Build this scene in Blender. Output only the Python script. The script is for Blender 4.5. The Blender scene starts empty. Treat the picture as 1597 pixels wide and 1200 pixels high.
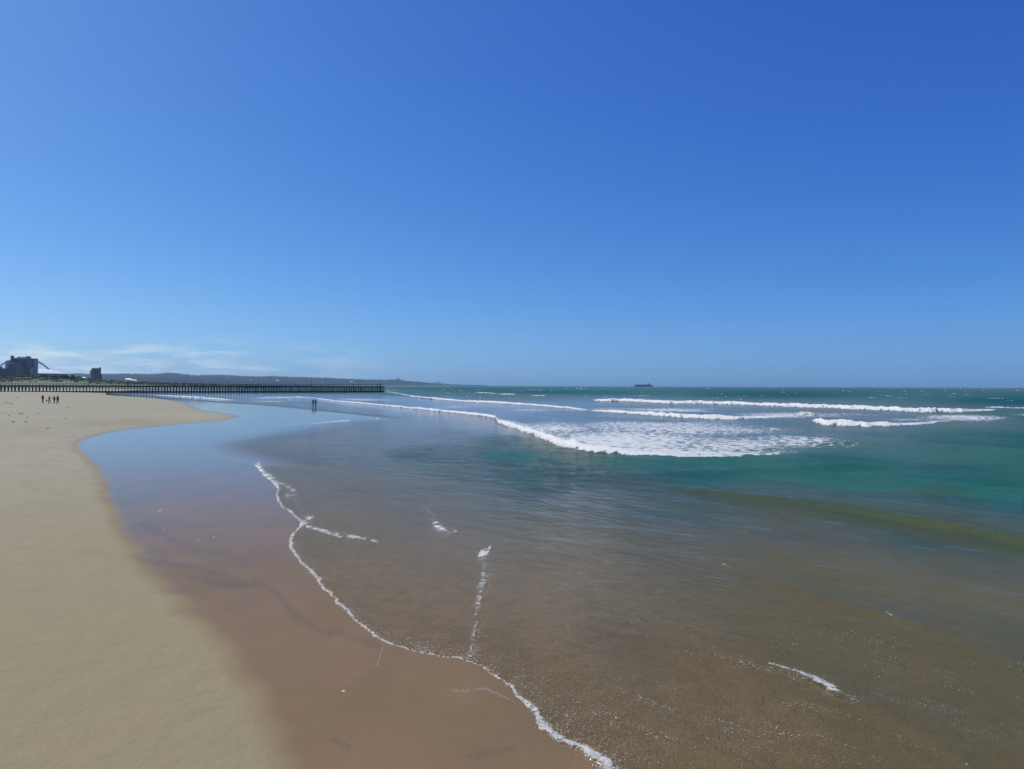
import bpy, bmesh, math, random
import numpy as np
from mathutils import Vector

R = math.radians
sc = bpy.context.scene
col = sc.collection
random.seed(11)

# ------------------------------------------------------------------ camera
H = 5.0            # eye height above the water, metres
F = 1190.0         # focal length in pixels of the 1597 px wide photograph
ROLL = 0.0035
YH = 601.6         # horizon row in the middle of the photograph
cam_d = bpy.data.cameras.new("camera")
cam = bpy.data.objects.new("camera", cam_d); col.objects.link(cam)
cam_d.sensor_width = 36.0
cam_d.lens = 36.0 * F / 1597.0
cam_d.clip_start = 0.1; cam_d.clip_end = 60000
cam.location = (0, 0, H)
cam.rotation_mode = 'XYZ'
pitch = math.atan2(YH - 600.0, F)
from mathutils import Matrix
cam.matrix_world = Matrix.Translation((0, 0, H)) @ Matrix.Rotation(R(90) + pitch, 4, 'X') @ Matrix.Rotation(ROLL, 4, 'Z')
sc.camera = cam

# ------------------------------------------------------------------ light
SUN_AZ = R(-65)     # left of the view direction (+Y)
SUN_EL = R(50)
world = bpy.data.worlds.new("World"); sc.world = world; world.use_nodes = True
wn = world.node_tree.nodes; wl = world.node_tree.links
wn.clear()
def N(t, **kw):
    n = wn.new(t)
    for k, v in kw.items(): setattr(n, k, v)
    return n
wout = N('ShaderNodeOutputWorld'); bg = N('ShaderNodeBackground')
sky = N('ShaderNodeTexSky'); sky.sky_type = 'NISHITA'; sky.sun_disc = False
sky.sun_elevation = SUN_EL; sky.sun_rotation = SUN_AZ
sky.altitude = 0; sky.air_density = 0.6; sky.dust_density = 1.0; sky.ozone_density = 3.0
# per-channel contrast of the camera that took the photograph
spl = N('ShaderNodeSeparateColor'); jn = N('ShaderNodeCombineColor'); wl.new(sky.outputs[0], spl.inputs[0])
for i_, (g_, b_) in enumerate(((1.34, 0.76), (1.05, 0.925), (0.60, 1.055))):
    pw = N('ShaderNodeMath', operation='POWER'); pw.inputs[1].default_value = g_
    ml = N('ShaderNodeMath', operation='MULTIPLY'); ml.inputs[1].default_value = b_ * 0.1 ** g_ / 0.1
    wl.new(spl.outputs[i_], pw.inputs[0]); wl.new(pw.outputs[0], ml.inputs[0]); wl.new(ml.outputs[0], jn.inputs[i_])
# thin low clouds along the landward horizon
tc = N('ShaderNodeTexCoord'); sep = N('ShaderNodeSeparateXYZ'); wl.new(tc.outputs['Generated'], sep.inputs[0])
az = N('ShaderNodeMath', operation='ARCTAN2'); wl.new(sep.outputs[0], az.inputs[0]); wl.new(sep.outputs[1], az.inputs[1])
comb = N('ShaderNodeCombineXYZ'); wl.new(az.outputs[0], comb.inputs[0]); wl.new(sep.outputs[2], comb.inputs[1])
mp = N('ShaderNodeMapping'); mp.inputs['Scale'].default_value = (9, 55, 1); mp.inputs['Location'].default_value = (3.3, 1.7, 0)
wl.new(comb.outputs[0], mp.inputs[0])
cn = N('ShaderNodeTexNoise'); cn.inputs['Scale'].default_value = 1.0; cn.inputs['Detail'].default_value = 7; cn.inputs['Roughness'].default_value = 0.62
cn.inputs['Distortion'].default_value = 0.35
wl.new(mp.outputs[0], cn.inputs['Vector'])
cr = N('ShaderNodeMapRange', interpolation_type='SMOOTHSTEP'); cr.inputs[1].default_value = 0.44; cr.inputs[2].default_value = 0.72
wl.new(cn.outputs[0], cr.inputs[0])
eh = N('ShaderNodeMapRange', interpolation_type='SMOOTHSTEP'); eh.inputs[1].default_value = 0.062; eh.inputs[2].default_value = 0.03
wl.new(sep.outputs[2], eh.inputs[0])
ea = N('ShaderNodeMapRange', interpolation_type='SMOOTHSTEP'); ea.inputs[1].default_value = -0.12; ea.inputs[2].default_value = -0.42
wl.new(az.outputs[0], ea.inputs[0])
m1 = N('ShaderNodeMath', operation='MULTIPLY'); wl.new(cr.outputs[0], m1.inputs[0]); wl.new(eh.outputs[0], m1.inputs[1])
m2 = N('ShaderNodeMath', operation='MULTIPLY'); wl.new(m1.outputs[0], m2.inputs[0]); wl.new(ea.outputs[0], m2.inputs[1])
m3 = N('ShaderNodeMath', operation='MULTIPLY'); wl.new(m2.outputs[0], m3.inputs[0]); m3.inputs[1].default_value = 0.95
cm = N('ShaderNodeMix', data_type='RGBA'); cm.inputs[7].default_value = (7.2, 8.2, 8.8, 1)
wl.new(m3.outputs[0], cm.inputs[0]); wl.new(jn.outputs[0], cm.inputs[6]); wl.new(cm.outputs[2], bg.inputs[0])
bg.inputs[1].default_value = 0.10
wl.new(bg.outputs[0], wout.inputs[0])

sun_d = bpy.data.lights.new("sun", 'SUN'); sun_d.energy = 3.6; sun_d.angle = R(0.53); sun_d.color = (1.0, 0.95, 0.87)
sun = bpy.data.objects.new("sun", sun_d); col.objects.link(sun)
to_sun = Vector((math.sin(SUN_AZ) * math.cos(SUN_EL), math.cos(SUN_AZ) * math.cos(SUN_EL), math.sin(SUN_EL)))
sun.rotation_euler = (-to_sun).to_track_quat('-Z', 'Y').to_euler()
sun.location = (-60, 40, 90)

sc.view_settings.view_transform = 'Standard'; sc.view_settings.look = 'None'
sc.view_settings.exposure = 0.0; sc.view_settings.gamma = 1.0; sc.view_settings.use_curve_mapping = False
sc.render.engine = 'CYCLES'
sc.cycles.max_bounces = 8; sc.cycles.transparent_max_bounces = 8; sc.cycles.volume_bounces = 1
sc.cycles.caustics_reflective = False; sc.cycles.caustics_refractive = False
sc.cycles.sample_clamp_indirect = 4.0
sc.cycles.use_denoising = True

# ------------------------------------------------------------------ ground map
# The ground is described in a polar map about the spot under the camera:
# U = F * x / y (bearing), V = F * H / y (nearness).  px() turns photo pixels into it.
CR, SR = math.cos(ROLL), math.sin(ROLL)
def px(x, y):
    dx, dy = np.asarray(x, float) - 798.5, np.asarray(y, float) - 600.0
    return dx * CR + dy * SR, dy * CR - dx * SR - (YH - 600.0)
def at(x, y, z=0.0):
    """World point of photo pixel (x, y) on the level z."""
    u, v = px(x, y); d = (H - z) * F / float(v)
    return Vector((float(u) * d / F, d, z))
def up(x, y, d):
    """World point of photo pixel (x, y) at depth d."""
    u, v = px(x, y)
    return Vector((float(u) * d / F, d, H - float(v) * d / F))

def hashn(ix, iy, seed):
    h = (ix.astype(np.int64) * 374761393 + iy.astype(np.int64) * 668265263 + seed * 1442695041) & 0xFFFFFFFF
    h = ((h ^ (h >> 13)) * 1274126177) & 0xFFFFFFFF
    h = h ^ (h >> 16)
    return (h & 0xFFFF) / 65535.0
def noise(x, y, seed=0):
    x = np.asarray(x, float); y = np.asarray(y, float)
    ix = np.floor(x); iy = np.floor(y); fx = x - ix; fy = y - iy
    fx = fx * fx * fx * (fx * (fx * 6 - 15) + 10); fy = fy * fy * fy * (fy * (fy * 6 - 15) + 10)
    ix = ix.astype(np.int64); iy = iy.astype(np.int64)
    a = hashn(ix, iy, seed); b = hashn(ix + 1, iy, seed); c = hashn(ix, iy + 1, seed); d = hashn(ix + 1, iy + 1, seed)
    return (a + (b - a) * fx) * (1 - fy) + (c + (d - c) * fx) * fy
def fbm(x, y, o=4, seed=0, g=0.5):
    s = 0; a = 1.0; t = 0
    for i in range(o):
        s = s + a * noise(x * 2**i + 17.3 * i, y * 2**i - 9.1 * i, seed + i * 7); t += a; a *= g
    return s / t          # 0..1
def sst(a, b, x):
    t = np.clip((x - a) / (b - a), 0, 1); return t * t * (3 - 2 * t)
def segdist(X, Y, pts, widths=None):
    """distance to a polyline (and the interpolated width at the nearest point)"""
    best = np.full(X.shape, 1e18); bw = np.ones(X.shape)
    for i in range(len(pts) - 1):
        ax, ay = pts[i]; bx, by = pts[i + 1]
        dx, dy = bx - ax, by - ay
        t = np.clip(((X - ax) * dx + (Y - ay) * dy) / (dx * dx + dy * dy + 1e-12), 0, 1)
        d = (X - ax - t * dx) ** 2 + (Y - ay - t * dy) ** 2
        if widths is not None:
            w = widths[i] + (widths[i + 1] - widths[i]) * t
            m = d < best; bw = np.where(m, w, bw)
        best = np.minimum(best, d)
    return (np.sqrt(best), bw) if widths is not None else np.sqrt(best)
def inside(U, V, poly):
    """row by row: the rows of the grid have constant V"""
    r = np.zeros(U.shape, bool); P = np.array(poly); Q = np.roll(P, -1, 0)
    for k in range(U.shape[0]):
        y = V[k, 0]; m = (P[:, 1] > y) != (Q[:, 1] > y)
        p, q = P[m], Q[m]
        c = np.sort((q[:, 0] - p[:, 0]) * (y - p[:, 1]) / (q[:, 1] - p[:, 1]) + p[:, 0])
        r[k] = (len(c) - np.searchsorted(c, U[k], side='right')) % 2 == 1
    return r
def neardist(X, Y, pts, rad):
    """distance to a polyline, exact up to rad; rows of the grid have constant Y (increasing)"""
    best = np.full(X.shape, float(rad) ** 2); ys = Y[:, 0]; us = X[0] / Y[0, 0]
    for (ax, ay), (bx, by) in zip(pts[:-1], pts[1:]):
        r0, r1 = np.searchsorted(ys, [min(ay, by) - rad, max(ay, by) + rad])
        if r1 <= r0: continue
        yl, yh_ = max(ys[r0], 1e-3), ys[r1 - 1]
        lo, hi = min(ax, bx) - rad, max(ax, bx) + rad
        c0, c1 = np.searchsorted(us, [min(lo / yl, lo / yh_), max(hi / yl, hi / yh_)])
        if c1 <= c0: continue
        x = X[r0:r1, c0:c1]; y = Y[r0:r1, c0:c1]; dx, dy = bx - ax, by - ay
        t = np.clip(((x - ax) * dx + (y - ay) * dy) / (dx * dx + dy * dy + 1e-12), 0, 1)
        b = best[r0:r1, c0:c1]; np.minimum(b, (x - ax - t * dx) ** 2 + (y - ay - t * dy) ** 2, out=b)
    return np.sqrt(best)
def coarse(fn, U, V, k=4):
    """evaluate a smooth field on every k-th row and column and interpolate"""
    ri = np.unique(np.append(np.arange(0, U.shape[0], k), U.shape[0] - 1)); ci = np.unique(np.append(np.arange(0, U.shape[1], k), U.shape[1] - 1))
    f = fn(U[np.ix_(ri, ci)], V[np.ix_(ri, ci)])
    cc = np.arange(U.shape[1]); rr = np.arange(U.shape[0])
    j = np.clip(np.searchsorted(ci, cc, side='right') - 1, 0, len(ci) - 2); t = (cc - ci[j]) / (ci[j + 1] - ci[j])
    g = f[:, j] * (1 - t) + f[:, j + 1] * t
    i = np.clip(np.searchsorted(ri, rr, side='right') - 1, 0, len(ri) - 2); t = ((rr - ri[i]) / (ri[i + 1] - ri[i]))[:, None]
    return g[i] * (1 - t) + g[i + 1] * t
def PX(pts):
    return [tuple(float(k) for k in px(p[0], p[1])) for p in pts]
def smooth_line(pts, n=6):
    """Catmull-Rom through the points"""
    P = [np.array(p, float) for p in pts]; P = [2 * P[0] - P[1]] + P + [2 * P[-1] - P[-2]]
    out = []
    for i in range(1, len(P) - 2):
        for k in range(n):
            t = k / n
            out.append(tuple(0.5 * ((2 * P[i]) + (P[i+1] - P[i-1]) * t + (2*P[i-1] - 5*P[i] + 4*P[i+1] - P[i+2]) * t*t + (-P[i-1] + 3*P[i] - 3*P[i+1] + P[i+2]) * t**3)))
    out.append(tuple(P[-2])); return out

# dry sand outline (photo pixels): everything left of it is dry
DRY = [(470,1330),(445,1240),(432,1190),(410,1110),(375,1045),(345,1000),(300,955),(255,915),(222,870),(200,832),(182,800),(166,765),(155,740),(135,715),(121,700),(119,692),
       (140,681),(180,672),(230,665.5),(290,660.5),(340,656),(364,651.5),(367,649),(345,645),(310,640),(296,634),(284,629),(262,624.5),(232,621),(195,618.6),(163,616.4)]
# water outline: everything right of it is covered by the sea or by a sheet of swash
SWASH = [(985,1330),(960,1240),(932,1200),(905,1175),(868,1156),(842,1135),(822,1105),(800,1078),(778,1056),(752,1040),(722,1028),(690,1023),(655,1017),(620,1007),(590,997),(570,982),(548,962),
         (530,946),(505,920),(488,900),(470,880),(455,862),(449,848),(453,834),(467,818),(458,806),(440,790),(429,775),(431,762),(424,752),(410,742),(400,729)]
FILM = [(392,724),(370,718),(335,708),(312,700),(310,692),(335,686),(370,680),(415,672),(455,666),(482,661.5),(515,657.5),(545,655.2),(575,654),(588,652.6),(575,650.5),(545,647),(514,644),
        (485,641),(455,637.5),(421,634),(385,631),(350,628.5),(315,626),(285,623),(255,619.6),(225,617.8),(190,616.4),(160,614.5)]
BEYOND = [(178,611.5),(230,608.5),(300,606.2),(380,604.6),(450,603.6),(540,602.9),(640,602.75),(720,602.7)]
SW, FI, BY = PX(smooth_line(SWASH, 4)), PX(smooth_line(FILM, 3)), PX(BEYOND)
WATERLINE = SW + FI + BY
WATER_POLY = WATERLINE + [(-60, 0.9), (-60, 0.01), (6000, 0.01), (6000, 3000), (300, 3000)]
DR = PX(smooth_line(DRY, 4))
BYLAND = [(b[0] - 14, b[1] + 0.0) for b in BY]
DRYLINE = DR + BYLAND
DRY_POLY = DR + [(BYLAND[0][0], BYLAND[0][1])] + BYLAND[1:] + [(-60, 0.01), (-6000, 0.01), (-6000, 3000), (-300, 3000)]
def to_world(uv, z=0.0):
    return [(u * H / v, F * H / v) for u, v in uv]

# ------------------------------------------------------------------ helpers for meshes and materials
def grid_mesh(name, X, Y, Z, keep=None, attrs=None):
    nr, nc = X.shape
    co = np.stack([X, Y, Z], -1).reshape(-1, 3).astype(np.float32)
    idx = np.arange(nr * nc).reshape(nr, nc)
    q = np.stack([idx[:-1, :-1], idx[:-1, 1:], idx[1:, 1:], idx[1:, :-1]], -1).reshape(-1, 4)
    if keep is not None:
        k = keep.reshape(-1)
        q = q[k[q].any(1)]
        used = np.zeros(nr * nc, bool); used[q.ravel()] = True
        remap = np.cumsum(used) - 1
        q = remap[q]; co = co[used]
        sel = used
    else:
        sel = np.ones(nr * nc, bool)
    me = bpy.data.meshes.new(name)
    me.vertices.add(len(co)); me.vertices.foreach_set('co', co.ravel())
    me.loops.add(q.size); me.loops.foreach_set('vertex_index', q.ravel().astype(np.int32))
    me.polygons.add(len(q)); me.polygons.foreach_set('loop_start', np.arange(0, q.size, 4, dtype=np.int32))
    me.polygons.foreach_set('use_smooth', np.ones(len(q), bool))
    for k, v in (attrs or {}).items():
        a = me.attributes.new(k, 'FLOAT', 'POINT'); a.data.foreach_set('value', v.reshape(-1)[sel].astype(np.float32))
    me.update(calc_edges=True)
    return me
def link(name, me, mats=None, parent=None):
    o = bpy.data.objects.new(name, me); col.objects.link(o)
    if mats is not None and not me.materials:
        for m in (mats if isinstance(mats, (list, tuple)) else [mats]): me.materials.append(m)
    if parent is not None: o.parent = parent
    return o
def tag(o, label=None, cat=None, group=None, kind=None):
    if label: o['label'] = label
    if cat: o['category'] = cat
    if group: o['group'] = group
    if kind: o['kind'] = kind
    return o
def empty(name, loc, rz=0.0):
    o = bpy.data.objects.new(name, None); col.objects.link(o)
    o.empty_display_size = 0.3
    o.location = loc; o.rotation_euler = (0, 0, rz); return o

class NT:
    """tiny node-tree helper"""
    def __init__(s, name):
        s.m = bpy.data.materials.new(name); s.m.use_nodes = True
        s.n = s.m.node_tree.nodes; s.l = s.m.node_tree.links; s.n.clear()
        s.out = s.n.new('ShaderNodeOutputMaterial')
    def put(s, sock, v):
        if isinstance(v, bpy.types.NodeSocket): s.l.new(v, sock)
        elif v is not None: sock.default_value = v
    def math(s, op, a, b=None, c=None, clamp=False):
        n = s.n.new('ShaderNodeMath'); n.operation = op; n.use_clamp = clamp
        for i, v in enumerate((a, b, c)): s.put(n.inputs[i], v)
        return n.outputs[0]
    def attr(s, name):
        n = s.n.new('ShaderNodeAttribute'); n.attribute_name = name; return n.outputs['Fac']
    def noise(s, vec, scale, detail=3, rough=0.5, dist=0.0, out=0):
        n = s.n.new('ShaderNodeTexNoise'); s.put(n.inputs['Vector'], vec); n.inputs['Scale'].default_value = scale
        n.inputs['Detail'].default_value = detail; n.inputs['Roughness'].default_value = rough; n.inputs['Distortion'].default_value = dist
        return n.outputs[out]
    def voro(s, vec, scale, feature='F1', rnd=1.0):
        n = s.n.new('ShaderNodeTexVoronoi'); n.feature = feature; s.put(n.inputs['Vector'], vec); n.inputs['Scale'].default_value = scale
        n.inputs['Randomness'].default_value = rnd
        return n.outputs['Distance']
    def rng(s, v, a, b, c=0.0, d=1.0, smooth=True):
        n = s.n.new('ShaderNodeMapRange'); n.interpolation_type = 'SMOOTHSTEP' if smooth else 'LINEAR'
        for i, k in enumerate((v, a, b, c, d)): s.put(n.inputs[i], k)
        return n.outputs[0]
    def mix(s, f, a, b, blend='MIX'):
        n = s.n.new('ShaderNodeMix'); n.data_type = 'RGBA'; n.blend_type = blend
        s.put(n.inputs[0], f); s.put(n.inputs[6], a); s.put(n.inputs[7], b); return n.outputs[2]
    def mapping(s, vec, scale=(1,1,1), rot=(0,0,0), loc=(0,0,0)):
        n = s.n.new('ShaderNodeMapping'); s.put(n.inputs[0], vec)
        n.inputs['Scale'].default_value = scale; n.inputs['Rotation'].default_value = rot; n.inputs['Location'].default_value = loc
        return n.outputs[0]
    def pos(s):
        n = s.n.new('ShaderNodeNewGeometry'); return n.outputs['Position']
    def bump(s, h, dist, strength=1.0, normal=None):
        n = s.n.new('ShaderNodeBump'); s.put(n.inputs['Height'], h); s.put(n.inputs['Distance'], dist); s.put(n.inputs['Strength'], strength)
        if normal is not None: s.l.new(normal, n.inputs['Normal'])
        return n.outputs[0]
    def bsdf(s, color, rough=0.8, **kw):
        n = s.n.new('ShaderNodeBsdfPrincipled'); s.put(n.inputs['Base Color'], color); s.put(n.inputs['Roughness'], rough)
        for k, v in kw.items(): s.put(n.inputs[k.replace('_', ' ')], v)
        return n.outputs[0]
    def mixs(s, f, a, b):
        n = s.n.new('ShaderNodeMixShader'); s.put(n.inputs[0], f); s.l.new(a, n.inputs[1]); s.l.new(b, n.inputs[2]); return n.outputs[0]
    def done(s, sh):
        s.l.new(sh, s.out.inputs['Surface']); return s.m
def mat(name, c, rough=0.8, var=0.15, scale=2.0, c2=None, bumpd=0.0):
    t = NT(name); P = t.n.new('ShaderNodeTexCoord').outputs['Object']
    f = t.noise(P, scale, 4, 0.6)
    c = tuple(c) + (1,)
    c2 = tuple(c2) + (1,) if c2 else tuple(k * (1 - var * 2) for k in c[:3]) + (1,)
    colr = t.mix(t.rng(f, 0.3, 0.7), c, c2)
    kw = {}
    if bumpd: kw['Normal'] = t.bump(f, bumpd)
    return t.done(t.bsdf(colr, rough, **kw))

# ------------------------------------------------------------------ sand
POL = 1.6      # skylight mirrored by water is partly polarised and weaker at steep angles
def beach_material():
    t = NT('beach_sand'); P = t.pos()
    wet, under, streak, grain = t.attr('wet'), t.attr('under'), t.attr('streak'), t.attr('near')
    big = t.noise(P, 0.09, 4, 0.55); mid = t.noise(P, 0.7, 5, 0.6, 0.4); fine = t.noise(P, 60.0, 3, 0.7)
    low = t.attr('low')
    pale = t.mix(t.rng(big, 0.3, 0.7), (0.385, 0.355, 0.245, 1), (0.355, 0.325, 0.220, 1))
    pale = t.mix(low, pale, (0.305, 0.250, 0.128, 1))
    pale = t.mix(t.math('MULTIPLY', t.rng(mid, 0.35, 0.75), 0.5), pale, (0.285, 0.243, 0.130, 1))
    damp = t.mix(t.rng(mid, 0.3, 0.7), (0.222, 0.132, 0.055, 1), (0.195, 0.120, 0.052, 1))
    damp = t.mix(t.rng(t.noise(P, 0.32, 3, 0.5), 0.42, 0.7), damp, (0.185, 0.118, 0.040, 1))
    c = t.mix(wet, pale, damp)
    mott = t.math('ADD', t.math('MULTIPLY', t.noise(P, 2.4, 5, .65, .6), .6), t.math('MULTIPLY', t.noise(P, 17.0, 4, .7), .4))
    c = t.mix(t.math('MULTIPLY', under, .6), c, (.290, .192, .084, 1))
    c = t.mix(t.math('MULTIPLY', under, t.rng(mott, .42, .60, .0, .42)), c, (.115, .085, .036, 1))
    c = t.mix(t.math('MULTIPLY', under, t.rng(mott, .50, .38, .0, .30)), c, (.300, .195, .085, 1))
    c = t.mix(t.math('MULTIPLY', under, t.rng(t.noise(P, 48.0, 3, .7), .52, .66, .0, .45)), c, (.075, .055, .028, 1))
    c = t.mix(t.math('MULTIPLY', under, t.rng(t.noise(P, 41.0, 3, .7), .60, .70, .0, .40)), c, (.48, .36, .19, 1))
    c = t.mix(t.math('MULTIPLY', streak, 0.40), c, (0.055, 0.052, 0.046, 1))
    speck = t.rng(t.noise(P, 34.0, 2, 0.7), 0.62, 0.74)
    c = t.mix(t.math('MULTIPLY', speck, 0.22), c, (0.07, 0.06, 0.045, 1))
    c = t.mix(t.math('MULTIPLY', t.rng(fine, 0.35, 0.7), 0.16), c, (0.55, 0.49, 0.38, 1))
    trod = t.attr('trod')
    hollow_shade = t.rng(t.noise(t.mapping(P, (1.0, .35, 1)), 1.9, 3, .6), .60, .70)
    c = t.mix(t.math('MULTIPLY', t.math('MULTIPLY', trod, hollow_shade), .55), c, (.17, .15, .11, 1))  # shade of footprint hollows, put into the sand colour as dark flecks
    c = t.mix(t.math('MULTIPLY', trod, t.rng(t.noise(P, .12, 4, .6), .45, .65, 0, .35)), c, (.47, .44, .32, 1))
    h = t.math('ADD', t.math('MULTIPLY', t.noise(P, 1.6, 4, 0.6), 1.0), t.math('MULTIPLY', t.noise(P, 14.0, 3, 0.6), 0.10))
    dry_n = t.bump(h, 0.045, t.math('SUBTRACT', 1.0, t.math('MULTIPLY', wet, 0.93)))
    dry_n = t.bump(fine, 0.003, t.math('SUBTRACT', 1.0, t.math('MULTIPLY', wet, 0.6)), dry_n)
    filmn = t.bump(t.noise(P, 0.8, 2, 0.5), 0.0035)
    coat = t.math('MULTIPLY', t.rng(wet, 0.35, 0.95), t.math('SUBTRACT', 1.0, under))
    crough = t.rng(wet, 0.5, 1.0, 0.35, 0.055)
    base = t.bsdf(c, 0.93, Normal=dry_n, Specular_IOR_Level=0.1)
    g = t.n.new('ShaderNodeBsdfGlossy'); t.put(g.inputs['Roughness'], crough); t.l.new(filmn, g.inputs['Normal'])
    fr = t.n.new('ShaderNodeFresnel'); fr.inputs['IOR'].default_value = 1.33; t.l.new(filmn, fr.inputs['Normal'])
    F_ = fr.outputs[0]
    sh = t.mixs(t.math('MULTIPLY', t.math('MULTIPLY', F_, t.rng(F_, .12, .7, .26, 1.12)), coat), base, g.outputs[0])
    return t.done(sh)

def beach():
    us = np.concatenate([np.linspace(-2600, -860, 60), np.linspace(-850, 300, 460), np.linspace(310, 2600, 110)])
    vs = np.concatenate([np.linspace(1800, 760, 30), np.linspace(750, 120, 330), np.linspace(119, 30, 190), np.linspace(29.6, 6, 110), np.geomspace(5.8, 0.75, 30)])
    U, V = np.meshgrid(us, vs)
    X0, Y0 = U * H / V, F * H / V
    w_in = inside(U, V, WATER_POLY); d_in = inside(U, V, DRY_POLY)
    DWL = to_world(DRYLINE[:-2]); WWL = to_world(WATERLINE[:-2])
    dd = neardist(X0, Y0, DWL, 130); dd = np.where(d_in, dd, -dd)           # + on the dry side
    dw = neardist(X0, Y0, WWL, 30); dw = np.where(w_in, dw, -dw)           # + under water
    # elevation: flat wet shelf, berm rising gently on the landward side
    land = np.clip(dd, 0, 400)
    z = 1.45 * (1 - np.exp(-land / 26.0)) * (1 - 0.45 * sst(190, 380, Y0))
    z += 0.10 * sst(0, 9, dd) * (fbm(X0 * 0.05, Y0 * 0.03, 3, 5) - 0.5) + 0.035 * sst(2, 12, dd) * (fbm(X0 * .4, Y0 * .4, 4, 9) - .5)
    z += -0.0012 * np.clip(-dd, 0, 40)
    depth = depth_field(U, V)
    z -= np.where(w_in, 0.006 + depth * sst(0, 1.5, dw) * (.35 + .65 * sst(.05, .3, depth)), 0.0)
    D = (H - z) * F / V
    # keep the mesh a height field: blend the sight-line placement in
    X, Y = U * D / F, D
    n = fbm(X0 * 0.9, Y0 * 0.9, 4, 31) - 0.5; n2 = fbm(X0 * 0.18, Y0 * 0.12, 3, 33) - 0.5
    edge = 0.16 + 0.012 * np.clip(Y0, 0, 120) * 0.25
    wet = sst(1.0, -1.0, (dd + n * 0.45 + n2 * 0.5 * sst(5, 30, Y0) * sst(80, 40, Y0)) / (edge * 2.2))
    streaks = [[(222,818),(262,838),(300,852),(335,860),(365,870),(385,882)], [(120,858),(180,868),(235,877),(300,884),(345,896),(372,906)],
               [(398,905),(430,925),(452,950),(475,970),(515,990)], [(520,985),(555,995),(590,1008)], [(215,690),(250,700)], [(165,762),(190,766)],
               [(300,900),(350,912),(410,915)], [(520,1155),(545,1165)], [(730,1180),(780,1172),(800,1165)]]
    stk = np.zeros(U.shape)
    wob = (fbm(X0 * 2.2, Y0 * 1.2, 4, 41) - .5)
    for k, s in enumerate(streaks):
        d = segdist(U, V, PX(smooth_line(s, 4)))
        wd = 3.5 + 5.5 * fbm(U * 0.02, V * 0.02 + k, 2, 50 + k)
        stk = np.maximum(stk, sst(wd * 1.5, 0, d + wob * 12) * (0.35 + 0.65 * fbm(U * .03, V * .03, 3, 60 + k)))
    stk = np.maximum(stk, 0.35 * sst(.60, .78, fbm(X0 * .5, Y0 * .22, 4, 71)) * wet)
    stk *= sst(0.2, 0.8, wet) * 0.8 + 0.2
    keep = (~w_in) | (dw < 25) | (V > 60)
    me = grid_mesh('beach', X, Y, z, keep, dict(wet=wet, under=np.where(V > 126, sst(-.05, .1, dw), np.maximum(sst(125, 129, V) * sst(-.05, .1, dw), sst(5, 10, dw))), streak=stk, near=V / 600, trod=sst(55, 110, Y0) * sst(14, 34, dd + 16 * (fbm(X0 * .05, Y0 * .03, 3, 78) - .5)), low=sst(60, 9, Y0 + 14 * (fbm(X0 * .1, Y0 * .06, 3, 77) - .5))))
    return tag(link('beach', me, beach_material()), kind='structure')

# ------------------------------------------------------------------ sea
DEPTHS = [(960,1200,.015),(1200,1170,.05),(1597,1190,.16),(760,1060,.01),(850,1080,.02),(1100,1080,.06),(1400,1080,.14),(1597,1050,.24),
 (560,900,.02),(660,950,.02),(800,950,.03),(1000,950,.08),(1250,960,.16),(1450,940,.30),(1597,930,.42),(700,870,.05),(900,860,.12),(1100,870,.24),
 (1300,850,.35),(1450,830,.7),(1597,835,.8),(520,820,.05),(700,790,.14),(900,790,.3),(1100,790,.6),(1350,795,.9),(1597,770,1.8),(470,760,.05),(560,750,.13),(700,735,.6),
 (850,745,1.0),(1100,745,1.5),(1350,745,2.0),(1597,720,2.5),(430,705,.04),(340,700,.008),(520,700,.2),(650,708,.9),(800,712,1.5),(1000,722,1.6),(1200,722,2.0),
 (400,683,.02),(500,670,.1),(600,670,.25),(700,675,.45),(790,690,.9),(600,650,.04),(680,654,.1),(745,660,.12),(480,650,.01),(450,630,.04),(550,640,.04),(640,645,.08),(700,650,.1),
 (480,618,.5),(560,622,.6),(650,630,.5),(750,640,.6),(850,655,.7),(950,680,1.0),(1100,690,1.4),(1300,690,2.0),(1500,690,2.8),(900,645,.9),(1050,660,1.4),(1250,665,2.),(350,618,.3),(260,617,.1),
 (650,615,3),(800,622,3),(1000,640,2),(1250,645,2.4),(1597,660,3.5),(500,608,3),(800,612,6),(1200,618,6),(1597,630,6),(700,605,6),(1200,608,8),(1597,610,8),(400,606,3)]
def idw(U, V, table, p=3.0):
    lV = np.log(V + 6.0) * 260.0; num = 0; den = 0
    for x, y, val in table:
        u, v = px(x, y); w = 1.0 / (((U - u) * 0.55) ** 2 + (lV - math.log(float(v) + 6.0) * 260.0) ** 2 + 60.0) ** (p / 2)
        num = num + w * val; den = den + w
    return num / den
def depth_field(U, V):
    t = [(x, y, math.log(max(d, .004))) for x, y, d in DEPTHS]
    return np.exp(coarse(lambda a, b: idw(a, b, t), U, V))

# murky / aerated water between the breakers (lavender grey in the photo)
MILK = [(480,650,.4),(560,640,.7),(650,640,.8),(760,640,.9),(850,650,1),(950,660,1),(1050,670,1),(1150,680,.95),(1250,680,.8),(1350,685,.5),(1500,690,.2),(1597,690,.05),(700,662,.6),(620,672,.4),
 (560,675,.3),(680,685,.15),(800,700,.1),(800,625,.9),(700,617,.5),(900,634,1),(1050,640,1),(1200,645,1),(1350,650,.9),(1500,655,.8),(1597,650,.3),(560,620,.5),(480,620,.4),(1100,725,0),(1300,725,0),(900,725,0),
 (1597,625,0),(1200,615,0),(900,612,0),(700,608,0),(500,608,0),(1000,800,0),(700,760,0),(1500,760,0),(600,900,0),(1200,950,0),(1500,1100,0),(400,620,.4),(600,610,.3),(600,720,.1),(450,700,.2)]

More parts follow.
